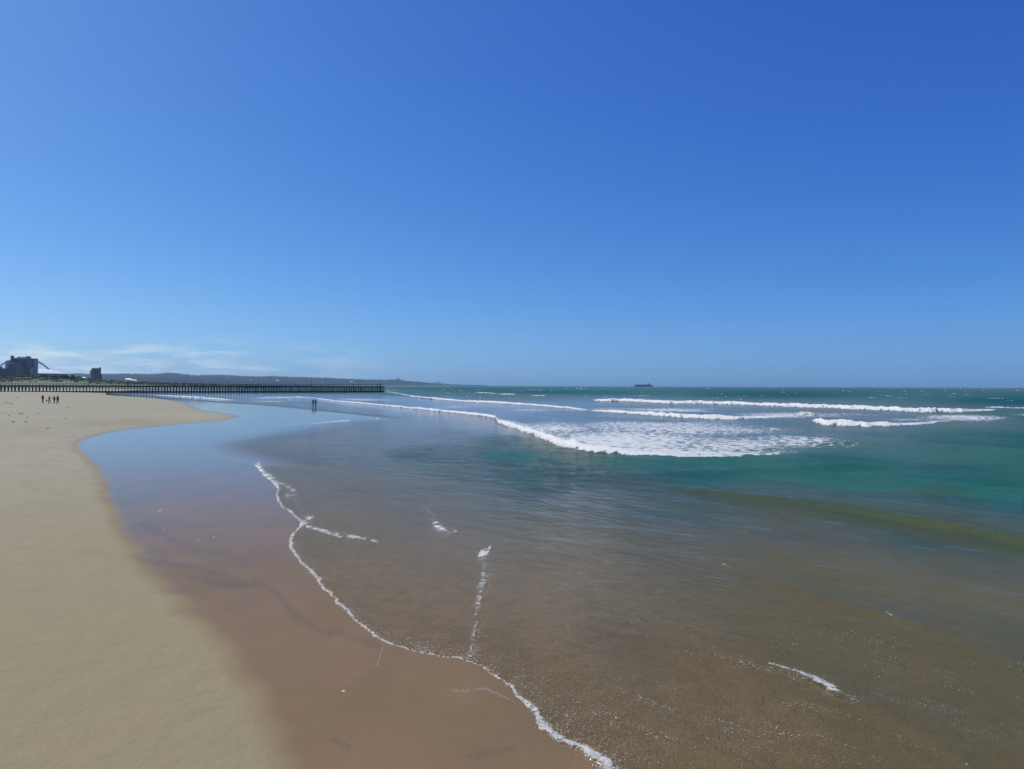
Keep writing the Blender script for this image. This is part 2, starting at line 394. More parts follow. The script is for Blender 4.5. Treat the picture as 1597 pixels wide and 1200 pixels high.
def sea_material():
    t = NT('sea_water'); P = t.pos()
    depth, foam, milk, wash, speck = t.attr('depth'), t.attr('foam'), t.attr('milk'), t.attr('wash'), t.attr('speck')
    # --- ripples
    ang = math.atan2(-.8, .6)
    Pw = t.mapping(P, (0.55, 1.0, 1), (0, 0, -ang))
    Pw = t.mapping(P, (1, 1, 1), (0, 0, R(53)))
    Pw = t.mapping(Pw, (0.55, 1.25, 1))
    r1 = t.noise(Pw, 0.55, 5, 0.55, 0.5); r2 = t.noise(Pw, 2.6, 4, 0.6, 0.4); r3 = t.noise(P, 13.0, 3, 0.6, 0.3)
    amp = t.rng(depth, 0.01, 1.2, 0.0, 1.0, False)
    amp1 = t.math('MULTIPLY', t.math('POWER', amp, 0.7), 0.30)
    amp2 = t.math('MULTIPLY_ADD', t.math('POWER', amp, 0.6), 0.055, 0.004)
    amp3 = t.math('MULTIPLY_ADD', t.math('POWER', amp, 0.4), 0.008, 0.0085)
    n = t.bump(r1, amp1); n = t.bump(r2, amp2, 1.0, n); n = t.bump(r3, amp3, 1.0, n)
    n = t.bump(t.noise(P, 30.0, 3, .6), t.rng(depth, .0, .25, .0110, .0050), 1.0, n)
    # --- body
    clear = t.mix(t.rng(depth, 0.3, 0.75), (0.162, 0.138, 0.066, 1), (0.062, 0.080, 0.030, 1))
    clear = t.mix(t.rng(depth, 0.75, 1.5), clear, (0.022, 0.126, 0.094, 1))
    clear = t.mix(t.rng(depth, 1.6, 6.0), clear, (0.004, 0.082, 0.070, 1))
    clear = t.mix(t.math('MULTIPLY', t.rng(t.noise(Pw, 0.09, 4, 0.55), .38, .66), .5), clear, (0.012, 0.062, 0.075, 1))
    body = t.mix(t.math('MULTIPLY', milk, 0.8), clear, (0.165, 0.200, 0.215, 1))
    opac = t.math('SUBTRACT', 1.0, t.math('POWER', 2.718, t.math('MULTIPLY', depth, -3.6)))
    opac = t.math('MAXIMUM', opac, t.math('MULTIPLY', milk, 0.85))
    d = t.n.new('ShaderNodeBsdfDiffuse'); t.put(d.inputs[0], body); t.l.new(n, d.inputs['Normal'])
    tr = t.n.new('ShaderNodeBsdfTransparent'); t.put(tr.inputs[0], t.mix(t.rng(depth, 0.0, 0.8, 0, 1, False), (.97, .97, .96, 1), (.55, .72, .62, 1)))
    bodys = t.mixs(opac, tr.outputs[0], d.outputs[0])
    g = t.n.new('ShaderNodeBsdfGlossy'); g.inputs['Color'].default_value = (1, 1, 1, 1)
    t.put(g.inputs['Roughness'], t.rng(depth, 0.0, 2.0, 0.06, 0.16, False)); t.l.new(n, g.inputs['Normal'])
    fr = t.n.new('ShaderNodeFresnel'); fr.inputs['IOR'].default_value = 1.33; t.l.new(n, fr.inputs['Normal'])
    F_ = fr.outputs[0]
    refl = t.math('MULTIPLY', t.math('MULTIPLY', F_, t.rng(F_, .25, .75, .10, .95)), t.rng(t.math('SUBTRACT', depth, milk), .0, 1.9, .95, .22))
    water = t.mixs(refl, bodys, g.outputs[0])
    clr = t.n.new('ShaderNodeBsdfTransparent'); water = t.mixs(t.attr('vis'), clr.outputs[0], water)
    # --- foam: lace from cell edges, torn by noise
    Pd = t.n.new('ShaderNodeVectorMath'); Pd.operation = 'ADD'
    nz = t.n.new('ShaderNodeTexNoise'); t.l.new(P, nz.inputs['Vector']); nz.inputs['Scale'].default_value = 0.9; nz.inputs['Detail'].default_value = 4
    sc_ = t.n.new('ShaderNodeVectorMath'); sc_.operation = 'SCALE'; t.l.new(nz.outputs['Color'], sc_.inputs[0]); sc_.inputs['Scale'].default_value = 1.1
    t.l.new(P, Pd.inputs[0]); t.l.new(sc_.outputs[0], Pd.inputs[1]); PD = Pd.outputs[0]
    lace = t.math('SUBTRACT', 1.0, t.rng(t.voro(PD, 0.8, 'DISTANCE_TO_EDGE'), 0.0, 0.42))
    lace2 = t.math('SUBTRACT', 1.0, t.rng(t.voro(PD, 2.7, 'DISTANCE_TO_EDGE'), 0.0, 0.40))
    rag = t.noise(P, 1.5, 5, 0.65)
    lw = t.math('ADD', t.math('MULTIPLY', lace, 0.42), t.math('ADD', t.math('MULTIPLY', lace2, 0.25), t.math('MULTIPLY', rag, 0.55)))
    wm = t.rng(t.math('ADD', wash, t.math('SUBTRACT', lw, 1.28)), 0.0, 0.15)
    # solid foam with froth texture
    froth = t.noise(P, 38.0, 4, 0.75); bub = t.voro(P, 26.0)
    fm = t.rng(t.math('ADD', foam, t.math('MULTIPLY', t.math('SUBTRACT', t.math('ADD', t.math('MULTIPLY', froth, .4), t.math('MULTIPLY', t.noise(P, 11.0, 5, .7), .6)), 0.5), 2.6)), 0.40, 0.62)
    sp = t.math('MULTIPLY', t.math('MULTIPLY', t.rng(t.noise(P, 30.0, 3, 0.6), 0.60, 0.68), t.rng(t.noise(Pw, 1.3, 4, .7, 1.2), .50, .62)), speck)
    allf = t.math('MAXIMUM', t.math('MULTIPLY', fm, t.rng(foam, .4, .9, .50, 1.0)), t.math('MAXIMUM', t.math('MULTIPLY', wm, 0.85), t.math('MULTIPLY', sp, 0.8)))
    fh = t.math('ADD', froth, t.math('MULTIPLY', bub, 0.8))
    fn = t.bump(fh, 0.03); fn = t.bump(t.noise(P, 2.2, 4, .6), 0.22, 1.0, fn)
    # light scatters inside froth, so it shades as if it faced upwards more than its skin does
    vu = t.n.new('ShaderNodeVectorMath'); vu.operation = 'ADD'; t.l.new(fn, vu.inputs[0]); vu.inputs[1].default_value = (0, 0, 1.9)
    vn = t.n.new('ShaderNodeVectorMath'); vn.operation = 'NORMALIZE'; t.l.new(vu.outputs[0], vn.inputs[0]); fn = vn.outputs[0]
    fs = t.bsdf((0.95, 0.96, 0.90, 1), 0.7, Normal=fn, Specular_IOR_Level=0.3)
    tl = t.n.new('ShaderNodeBsdfTranslucent'); tl.inputs[0].default_value = (.88, .90, .88, 1)
    fs = t.mixs(0.22, fs, tl.outputs[0])
    return t.done(t.mixs(allf, water, fs))

# breakers: front edge (where the white water meets the flat in front), per point: x, y, height m, thick of solid foam (m back), strength
BREAKERS = [
 # long inner bore that bends into the big spill in the middle
 dict(p=[(236,617,.0),(262,618.3,.5),(300,620.5,.6),(340,623,.4),(372,625,.0)], solid=9, wash=14),
 dict(p=[(388,622,.0),(420,620.8,.35),(470,620.2,.35),(490,621.8,.4),(520,626,.45),(560,629.8,.45),(600,633.6,.45),(650,638.3,.45),(700,643.6,.45),(740,648.5,.5),(772,653,.5),(778,661,.6),(800,668,.7),(822,676,.72),(850,686,.75),(868,694,.75),(900,701,.65),(930,706,.55),(960,709,.4),(1000,711,.3),(1060,713,.18),(1140,713,.12),(1220,711,.08),(1300,706,.0)], solid=2.3, wash=26),
 dict(p=[(590,611,.0),(612,613,.7),(640,619,.8),(665,622.3,.75),(700,625.5,.7),(750,628.5,.65),(800,631.3,.6),(850,634.6,.5),(890,638,.4),(922,640.5,.0)], solid=8, wash=26),
 dict(p=[(922,640.5,.0),(935,642.5,.45),(970,645.3,.6),(1010,648.3,.7),(1060,652.3,.75),(1100,654.5,.75),(1150,655.4,.6),(1190,652.5,.35),(1230,650,.15),(1260,649,.0)], solid=4.5, wash=16),
 dict(p=[(924,624.5,.0),(932,626.5,1.0),(980,627.6,1.05),(1040,630,1.1),(1100,631,1.15),(1160,632.3,1.1),(1220,635.2,1.05),(1300,638,1.05),(1380,641.3,1.0),(1440,643.6,1.0),(1500,644,.85),(1530,642,.55),(1560,640,.0)], solid=8, wash=22),
 dict(p=[(1266,657,.0),(1272,661,.75),(1290,664.3,.85),(1330,666,.85),(1375,666,.7),(1400,664.8,.45),(1440,661.5,.2),(1500,658,.1),(1597,655,.0)], solid=5, wash=13),
 dict(p=[(738,611,.0),(746,613.5,.8),(765,614.4,.8),(775,614.9,.3),(785,616,.85),(800,616.2,.7),(808,615.5,.0)], solid=12, wash=10),
 dict(p=[(824,616,.0),(834,618.2,.6),(850,617.8,.4),(856,616.5,.0)], solid=8, wash=6),
 dict(p=[(590,607,.0),(600,609.6,.7),(616,609.3,.6),(626,608.5,.0)], solid=14, wash=10),
 dict(p=[(1532,636,.0),(1545,637,.45),(1575,638,.45),(1640,640,.6),(1750,645,.6),(1900,652,.5)], solid=.9, wash=3),
]
# foam lines of the swash (photo pixels, half width px, strength)
LINES = [
 ([(400,727,4),(410,741,4),(424,751,5),(431,761,3)], 1.0), ([(424,750,1.5),(445,757,2),(460,770,4),(448,774,3)], .8),
 ([(431,760,2),(429,774,4),(440,790,3),(458,806,3),(467,818,4)], .92),
 ([(448,762,1.2),(468,792,1.5),(480,800,1)], .6),
 ([(467,820,4),(480,811,6),(486,808,3)], .95), ([(480,822,2.5),(510,830,2.5),(530,836,3.0),(560,840,2.4),(590,846,1.5)], .85),
 ([(467,819,3.5),(453,835,5),(449,850,5),(458,866,5),(472,884,5),(490,905,4.5),(505,922,4),(530,948,5),(550,966,3.5),(575,986,4.5),(592,1000,3)], .92),
 ([(592,1000,2.2),(625,1009,2.4),(660,1018,2.2),(695,1024,1.8),(722,1030,2.2),(752,1043,3.6),(778,1060,3.8),(800,1082,4)], .95),
 ([(800,1082,4),(822,1108,9),(845,1132,13),(868,1150,14),(905,1170,14),(930,1192,17),(955,1215,18),(1000,1300,16)], .97),
 ([(676,812,2),(682,822,5),(695,829,3.5),(711,830,1.5)], 1.0), ([(660,788,.8),(676,806,1.5)], .6),
 ([(765,853,1.2),(757,862,5),(750,870,4)], 1.0), ([(756,868,3),(755,900,6),(749,930,5),(744,962,3.2),(738,1000,1.8),(731,1028,1.2)], .70),
 ([(765,857,1),(785,848,1),(795,842,.8)], .6),
 ([(1200,1038,1),(1240,1050,1.5),(1262,1060,3),(1290,1073,3.5),(1315,1087,2.5),(1336,1097,1.2)], .85),
 ([(1120,880,1),(1133,884,2.2),(1146,890,1)], .75), ([(1380,960,.8),(1392,966,1.5)], .7),
 ([(1455,1130,1),(1500,1190,1.8),(1530,1230,1)], .5), 
 ([(480,661.5,.9),(515,657.5,1.1),(545,655.4,1.2)], 1.0), ([(515,644.6,1),(560,650.5,1.1),(590,653.0,1.3)], .95), ([(395,626,.5),(425,626.3,.9),(445,626,.5)], 1.0),
 ([(448,624,.6),(455,624,.8)],1.0),
]
# low unbroken ridges of water (photo pixels of the crest, height m, width px)
RIDGES = [
 ([(1000,752),(1080,764),(1160,778),(1260,790),(1340,801),(1430,817),(1520,834),(1600,850),(1700,872)], .25, .85, 0.32),
 ([(820,735),(950,742),(1100,738),(1250,733),(1400,730),(1600,728)], .16, 1.9, .3),
 ([(1060,862),(1110,878),(1180,900),(1250,925),(1300,945),(1390,965),(1480,1005),(1597,1045),(1700,1080)], .05, .5, .35),
 ([(860,960),(960,985),(1080,1012),(1190,1036),(1262,1060),(1330,1090),(1400,1125),(1500,1180)], .022, .30, .4),
 ([(1180,690),(1350,694),(1500,702),(1640,715)], .22, 2.4, .3),
 ([(1240,646),(1262,649),(1275,652)], .6, 3.5, .3),
]
def sea():
    us = np.concatenate([np.linspace(-1500, -830, 30), np.linspace(-822, 822, 850), np.linspace(830, 2600, 110)])
    near = np.concatenate([np.linspace(1500, 700, 40), np.arange(696, 99, -1.0)])
    dmid = np.concatenate([np.arange(F * H / 99.0, 270, 0.62), np.arange(270, 620, 1.7), np.geomspace(622, 9500, 90)])
    vs = np.concatenate([near, F * H / dmid])
    U, V = np.meshgrid(us, vs)
    X, Y = U * H / V, F * H / V
    w_in = inside(U, V, WATER_POLY)
    dw = neardist(X, Y, to_world(WATERLINE[:-2]), 20); dw = np.where(w_in, dw, -dw)
    frac = ((fbm(X * 3.2, Y * 3.2, 5, 301, .6) - .5) * .16 + (fbm(X * .8, Y * .8, 2, 305) - .5) * .15) * sst(60, 30, Y)
    dw = dw + frac; w_in = np.where(Y < 46, dw > 0, w_in)
    depth = depth_field(U, V)
    milk = np.clip(coarse(lambda a, b: idw(a, b, MILK), U, V), 0, 1)
    # rotated coordinates: a along the crests, b across (towards shore)
    A = X * .6 - Y * .8; B = -X * .8 - Y * .6
    warp = fbm(A * .02, B * .03, 3, 3) - .5
    amp = sst(0.15, 3.0, depth)
    fade = 1 - sst(400, 1300, Y)
    Z = 0.13 * amp * np.sin((B + 14 * warp) * 2 * math.pi / 17) * (0.4 + fbm(A * .03, B * .02, 2, 4)) * fade
    Z += 0.16 * amp * (fbm(A * .10, B * .28, 3, 21) - .5) * 2 * fade
    Z += 0.085 * sst(0.05, 1.2, depth) * (fbm(A * .5, B * 1.1, 3, 22) - .5) * 2 * (1 - sst(90, 200, Y))
    Z += 0.35 * amp * (1 - sst(300, 600, Y) * .3) * np.maximum(0, fbm(A * .025, B * .06, 3, 27) - .58) * 4 * sst(2, 5, depth) * fade
    # leave calm sheets calm
    foam = np.zeros(U.shape); wash = np.zeros(U.shape)
    Yw = Y
    for bi, b in enumerate(BREAKERS):
        pts = np.array([(*map(float, px(p[0], p[1])), p[2]) for p in b['p']])
        # the inner bore bends back on itself slightly: use arc-wise lookup along U
        uu, vv, hh = pts[:, 0], pts[:, 1], pts[:, 2]
        wig = (fbm(U * .035, np.full(U.shape, 3.0 + bi), 4, 80 + bi, .6) - .5)
        Vf = np.interp(U, uu, vv)
        Vf = Vf + wig * 0.045 * np.minimum(Vf, 60)
        hf = np.interp(U, uu, hh, left=0, right=0) * (0.72 + .56 * fbm(U * .05, U * 0 + 9, 3, 90 + bi))
        w = Y - F * H / Vf + (fbm(X * .45, Y * .45, 4, 400 + bi, .6) - .5) * 1.9 * sst(.02, .2, hf) * sst(400, 120, Y)                                   # metres behind the front
        lump = fbm(X * 1.1, Y * .8, 4, 100 + bi) - .5
        on = (hf > 0)
        prof = sst(-.3, 1.1, w) * np.exp(-np.clip(w - 1.2, 0, None) / (b['solid'] * .8))
        hcut = np.clip(hf, 0, 2) * .86
        Z = np.where(on, np.maximum(Z, Z * .3 + hcut * prof * (1 + .5 * lump)), Z)
        sol = b['solid'] * np.clip(hf * 1.5, .25, 1.3) * (.7 + 1.0 * fbm(U * .09, Y * .05, 3, 110 + bi))
        f = sst(-.35, .1, w) * (1 - sst(sol * .55, sol * 1.25, w)) * sst(0.03, .28, hf)
        foam = np.maximum(foam, np.where(on, f * (1.0 if b['solid'] > 1 else .8), 0))
        wl_ = b['wash'] * np.clip(.55 + hf, 0, 1.4) * (.6 + .8 * fbm(X * .05, Y * .04, 3, 120 + bi))
        g = sst(-.4, .1, w) * (1 - sst(0, wl_, w)) * .95 * sst(0, .45, np.interp(U, uu, np.minimum(hh * 1.7 + .12, 1), left=0, right=0))
        wash = np.maximum(wash, g * .95)
    # broad areas of torn foam left behind the spills
    areas = [(960,688,230,26,.80),(860,668,90,14,.85),(1130,695,200,22,.70),(1060,668,290,18,.70),(1020,640,200,7,.64),(1250,648,170,7,.66),(1250,690,160,18,.62),(1500,652,110,8,.72),(1420,656,80,6,.62),(1290,690,170,18,.45),
             (700,634,130,5,.5),(840,640,90,4,.5),(560,624,90,5,.55),(1000,665,260,14,.42),(460,620,70,3,.5),(640,685,210,34,.40),(760,715,200,22,.33),(1597,648,80,7,.5)]
    for k, (ax, ay, rx, ry, s) in enumerate(areas):
        u, v = px(ax, ay)
        e = ((U - u) / rx) ** 2 + ((V - v) / ry) ** 2
        wash = np.maximum(wash, s * np.exp(-e * 1.2) * (.6 + .7 * fbm(X * .09, Y * .07, 3, 140 + k)))
    # the bore throws nothing forward: clear water in front of it
    pts = PX([(p[0], p[1]) for p in BREAKERS[1]['p']]); Vf = np.interp(U, [p[0] for p in pts], [p[1] for p in pts])
    front = sst(0.5, 4.0, V - Vf) * (U > pts[0][0]) * sst(pts[-1][0] + 60, pts[-1][0] - 60, U)
    wash *= 1 - front
    # swash lines
    Xs, wn_ = X, fbm(X * 5, Y * 5, 4, 150) - .5
    lineh = np.zeros(U.shape)
    for k, (pp, s) in enumerate(LINES):
        P3 = smooth_line(pp, 4); P2 = PX(P3); ws = [p[2] * (.8 if k in (2, 6, 7, 8) or k > 17 else 1.55) for p in P3]; s = s * .66
        if k in (0, 2, 6, 7, 8): P2 = [(a + 1.6, b - 1.2) for a, b in P2]
        ulo, uhi = min(p[0] for p in P2) - 40, max(p[0] for p in P2) + 40
        vlo, vhi = min(p[1] for p in P2) - 40, max(p[1] for p in P2) + 40
        m = (U > ulo) & (U < uhi) & (V > vlo) & (V < vhi)
        um, vm = U[m], V[m]
        d, wd = segdist(um - frac[m] * V[m] / H * .5, vm + wn_[m] * np.clip(V[m] * .008, .05, 4), P2, ws)
        if k in (2, 6, 7, 8):       # the outer edge of the swash: froth sits on the very edge of the sheet
            ds = np.abs(dw[m] - wd * Y[m] / F * .9); near2 = sst(26, 12, d); d = np.where(d < 30, ds * F / Y[m] * .95, 99)
        f = s * (1 - sst(.25, 1.5, d / (wd * (.45 + 1.0 * fbm(um * .07, vm * .07, 4, 160 + k)))))
        if k not in (2, 6, 7, 8) and k < 18: f = f * (.45 + .65 * sst(.34, .56, fbm(X[m] * 3.4, Y[m] * 2.2, 4, 620 + k, .65)))
        foam[m] = np.maximum(foam[m], f)
        # scattered froth trailing behind the line
        foam[m] = np.maximum(foam[m], s * .56 * np.exp(-(d / (wd * 2.8)) ** 2))
    # ridges
    for pp, h, wid, skew in RIDGES:
        P2 = PX(smooth_line(pp, 4)); W2 = to_world(P2)
        u0, u1 = P2[0][0], P2[-1][0]
        Vf = np.interp(U, [p[0] for p in P2], [p[1] for p in P2])
        w = (Y - F * H / Vf) 
        e = sst(u0, u0 + (u1 - u0) * .3, U) * (1 - sst(u1 - (u1 - u0) * .06, u1, U)) if u1 < 700 else sst(u0, u0 + (u1 - u0) * .35, U)
        prof = np.where(w < 0, np.exp(-(w / (wid * skew * 1.6)) ** 2), np.exp(-(w / (wid * 1.5)) ** 2))
        if h == .25: crest = np.exp(-((w - .1) / .45) ** 2) * e
        Z += h * e * prof * (.8 + .4 * fbm(A * .3, B * .1, 2, 170))
    # sheet level above the sand, tucked under it outside the waterline
    near_ = sst(60, 25, Y)
    edge = (.008 + 0.010 * near_) * sst(-0.02, 0.10 + .4 * (1 - near_), dw) + .008 * sst(0, 2.5, dw)
    Z = np.where(w_in, Z * sst(0, 2.5, dw) + edge, -0.05) 
    Z += lineh * np.where(w_in | (dw > -.15), .004 + .006 * wn_, 0)
    Z = np.where(dw < -.4, -.25, Z)
    speck = sst(.35, .8, fbm(X * .5, Y * .35, 3, 181)) * sst(14, 60, depth * 0 + (V - 120)) * .8
    sg = [(880,930,110,60),(980,990,120,60),(1320,1010,80,25),(1240,985,60,12),(1450,1080,150,60),(820,1090,90,80),(1597,1040,60,30),(560,790,80,12),(1050,1120,260,90)]
    sm = np.zeros(U.shape)
    for ax, ay, rx, ry in sg:
        u, v = px(ax, ay); sm = np.maximum(sm, np.exp(-((U - u) / rx) ** 2 - ((V - v) / ry) ** 2))
    speck = np.clip(speck * (.45 + 1.3 * sm) + .8 * sst(1.4, .1, dw) * sst(-.02, .1, dw) * (Y < 30) * sst(-.05, .4, dw), 0, 1)
    speck = np.maximum(speck, crest * .95 * sst(.4, .6, fbm(X * .9, Y * .9, 3, 188)))  # sun sparkle along the swell crest, painted in as foam specks
    keep = dw > -1.2
    keep |= w_in
    me = grid_mesh('sea', X, Y, Z, keep, dict(depth=np.where(w_in, depth, .003), foam=foam, milk=milk, wash=wash, speck=speck, vis=np.maximum(sst(125, 129, V), sst(0, 5, dw))))
    return tag(link('sea', me, sea_material()), kind='structure')
beach_o = beach()
sea_o = sea()

# ------------------------------------------------------------------ shared shapes
class MB:
    def __init__(s): s.v = []; s.f = []
    def box(s, x0, x1, y0, y1, z0, z1):
        b = len(s.v)
        s.v += [(x0,y0,z0),(x1,y0,z0),(x1,y1,z0),(x0,y1,z0),(x0,y0,z1),(x1,y0,z1),(x1,y1,z1),(x0,y1,z1)]
        s.f += [tuple(b + i for i in q) for q in ((0,3,2,1),(4,5,6,7),(0,1,5,4),(1,2,6,5),(2,3,7,6),(3,0,4,7))]
        return s
    def tube(s, pts, rad, n=8):
        rad = rad if isinstance(rad, (list, tuple)) else [rad] * len(pts)
        rings = []
        for i, p in enumerate(pts):
            p = Vector(p); a = Vector(pts[max(i - 1, 0)]); c = Vector(pts[min(i + 1, len(pts) - 1)])
            t = (c - a).normalized(); u = t.cross(Vector((0, 0, 1)))
            if u.length < .05: u = t.cross(Vector((0, 1, 0)))
            u.normalize(); w = t.cross(u)
            b = len(s.v); rings.append(b)
            for k in range(n):
                q = 2 * math.pi * k / n; s.v.append(tuple(p + (u * math.cos(q) + w * math.sin(q)) * rad[i]))
        for a, b in zip(rings[:-1], rings[1:]):
            for k in range(n): s.f.append((a + k, a + (k + 1) % n, b + (k + 1) % n, b + k))
        s.f.append(tuple(rings[0] + k for k in range(n))[::-1]); s.f.append(tuple(rings[-1] + k for k in range(n)))
        return s
    def blob(s, c, r, seed=0, squash=1.0, jit=.25):
        rnd = random.Random(seed); b = len(s.v); n = 6
        s.v.append((c[0], c[1], c[2] + r * squash))
        for z, q in ((.55, .8), (-.1, 1.0), (-.6, .8)):
            for k in range(n):
                a = 2 * math.pi * (k + (.5 if z < 0 else 0)) / n; m = r * q * (1 + rnd.uniform(-jit, jit))
                s.v.append((c[0] + m * math.cos(a), c[1] + m * math.sin(a), c[2] + r * squash * z * (1 + rnd.uniform(-jit, jit))))
        s.v.append((c[0], c[1], c[2] - r * squash))
        for k in range(n):
            s.f.append((b, b + 1 + k, b + 1 + (k + 1) % n))
            for q in (0, 1): 
                o = b + 1 + q * n; s.f.append((o + k, o + n + k, o + n + (k + 1) % n, o + (k + 1) % n))
            s.f.append((b + 1 + 2 * n + k, b + 1 + 3 * n, b + 1 + 2 * n + (k + 1) % n))
        return s
    def mesh(s, name, smooth=False):
        me = bpy.data.meshes.new(name); me.from_pydata(s.v, [], s.f)
        if smooth: me.polygons.foreach_set('use_smooth', [True] * len(me.polygons))
        me.update(); return me
    def build(s, name, m, parent=None, smooth=False, loc=None):
        o = link(name, s.mesh(name, smooth), m, parent)
        if loc is not None: o.location = loc
        return o
def box(x0, x1, y0, y1, z0, z1): return MB().box(x0, x1, y0, y1, z0, z1)

M = {}
M['timber'] = mat('weathered_timber', (.050, .042, .040), .85, .2, 1.5)
M['deck'] = mat('pier_concrete', (.085, .078, .075), .9, .12, .8)
M['rail'] = mat('painted_rail', (.16, .16, .17), .6, .1, 3)
M['pole'] = mat('galvanised_pole', (.10, .11, .12), .5, .1, 3)
M['lampglass'] = mat('lamp_lens', (.5, .5, .48), .3, .05, 5)
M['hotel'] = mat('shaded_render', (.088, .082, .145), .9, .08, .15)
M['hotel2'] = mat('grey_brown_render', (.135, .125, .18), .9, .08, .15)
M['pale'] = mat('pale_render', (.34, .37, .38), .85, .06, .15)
M['glass'] = mat('dark_window_glass', (.025, .03, .045), .15, .1, 1)
M['slab'] = mat('balcony_concrete', (.42, .41, .50), .85, .05, 1)
M['white'] = mat('white_membrane', (.95, .96, .93), .6, .02, .1)
t = NT('white_membrane'); tl_ = t.n.new('ShaderNodeBsdfTranslucent'); tl_.inputs[0].default_value = (.95, .96, .90, 1)
M['white'] = t.done(t.mixs(.0, t.bsdf((.97, .97, .92, 1), .42, Specular_IOR_Level=1.0), tl_.outputs[0]))
M['conc'] = mat('stadium_concrete', (.36, .36, .36), .85, .08, .2)
M['steel'] = mat('arch_steel', (.30, .33, .36), .5, .05, 1)
M['crown'] = mat('tree_leaves', (.040, .062, .036), .9, .25, .6)
M['trunk'] = mat('tree_bark', (.07, .055, .04), .9, .2, 1)
M['housew'] = mat('white_plaster', (.72, .72, .70), .85, .05, 1)
M['houser'] = mat('clay_roof', (.22, .13, .10), .85, .1, 1)
M['hull'] = mat('dark_hull_paint', (.035, .04, .06), .6, .1, .1)
M['super'] = mat('ship_white_paint', (.30, .32, .36), .6, .05, .1)
M['froth'] = mat('bubble_froth', (.62, .60, .55), .5, .1, 8)
M['cap'] = mat('whitecap_foam', (.80, .82, .80), .8, .05, 1)

# ------------------------------------------------------------------ far land
RIDGE = [(-700,584),(-400,583),(-100,584),(0,583.5),(60,584),(100,583.5),(120,582.5),(135,583.5),(180,583.2),(205,583),(230,583.8),(248,583),(262,581.6),(272,582.2),(285,583.8),(300,585.2),(318,585.6),
 (330,584.9),(350,585),(372,586.4),(400,587.3),(430,587.2),(462,588.3),(500,589.2),(520,589.9),(540,591.4),(570,592),(600,592.8),(612,592.1),(622,592.0),(634,594.3),(650,595.4),(665,597),(680,598),(700,599.3),(722,600.4),(760,601.4)]
FOOT = [(-700,1000),(0,1500),(200,1600),(300,2000),(450,3000),(600,4600),(700,5600),(760,6400)]
def far_land():
    xs = np.concatenate([np.linspace(-700, -40, 90), np.linspace(-38, 760, 560)]); nr = 60
    t = np.linspace(0, 1.25, nr)
    Xp, T = np.meshgrid(xs, t)
    u, v0 = px(Xp, 600.0)
    rt = np.interp(Xp, [r[0] for r in RIDGE], [r[1] for r in RIDGE])
    ur, vr = px(Xp, rt)
    d0 = np.interp(Xp, [f[0] for f in FOOT], [f[1] for f in FOOT]); d1 = np.maximum(d0 + 1500, 6200 + (Xp > 600) * (Xp - 600) * 6)
    Dm = d0 + (d1 - d0) * T
    top = H - vr * d1 / F
    prof = np.where(T < 1, T ** 1.35, 1 - (T - 1) * 2.0)
    Xw, Yw = u * Dm / F, Dm
    Z = 2.2 + (top - 2.2) * prof
    Z += (fbm(Xw / 260, Yw / 300, 4, 201) - .5) * 10 * np.sin(np.pi * np.clip(T, 0, 1)) * sst(0, .2, T)
    Z += (fbm(Xw / 22, Yw / 80, 3, 205) - .5) * 11 * sst(.1, .5, T) * sst(780, 500, Xp)
    o = np.argsort(Yw[:, 0])
    me = grid_mesh('far_hills', Xw, Yw, Z)
    t_ = NT('hazy_wooded_suburb'); P = t_.pos()
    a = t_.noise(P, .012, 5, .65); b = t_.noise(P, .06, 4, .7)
    c = t_.mix(t_.rng(a, .35, .65), (.013, .020, .042, 1), (.024, .031, .058, 1))  # distance haze is mixed into the woodland colour as extra blue
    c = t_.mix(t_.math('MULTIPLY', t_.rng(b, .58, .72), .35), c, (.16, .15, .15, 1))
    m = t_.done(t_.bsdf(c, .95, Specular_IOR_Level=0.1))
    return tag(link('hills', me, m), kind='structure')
far_land()
def ridge_d(x): 
    d0 = float(np.interp(x, [f[0] for f in FOOT], [f[1] for f in FOOT])); return max(d0 + 1500, 6200 + max(0, x - 600) * 6)

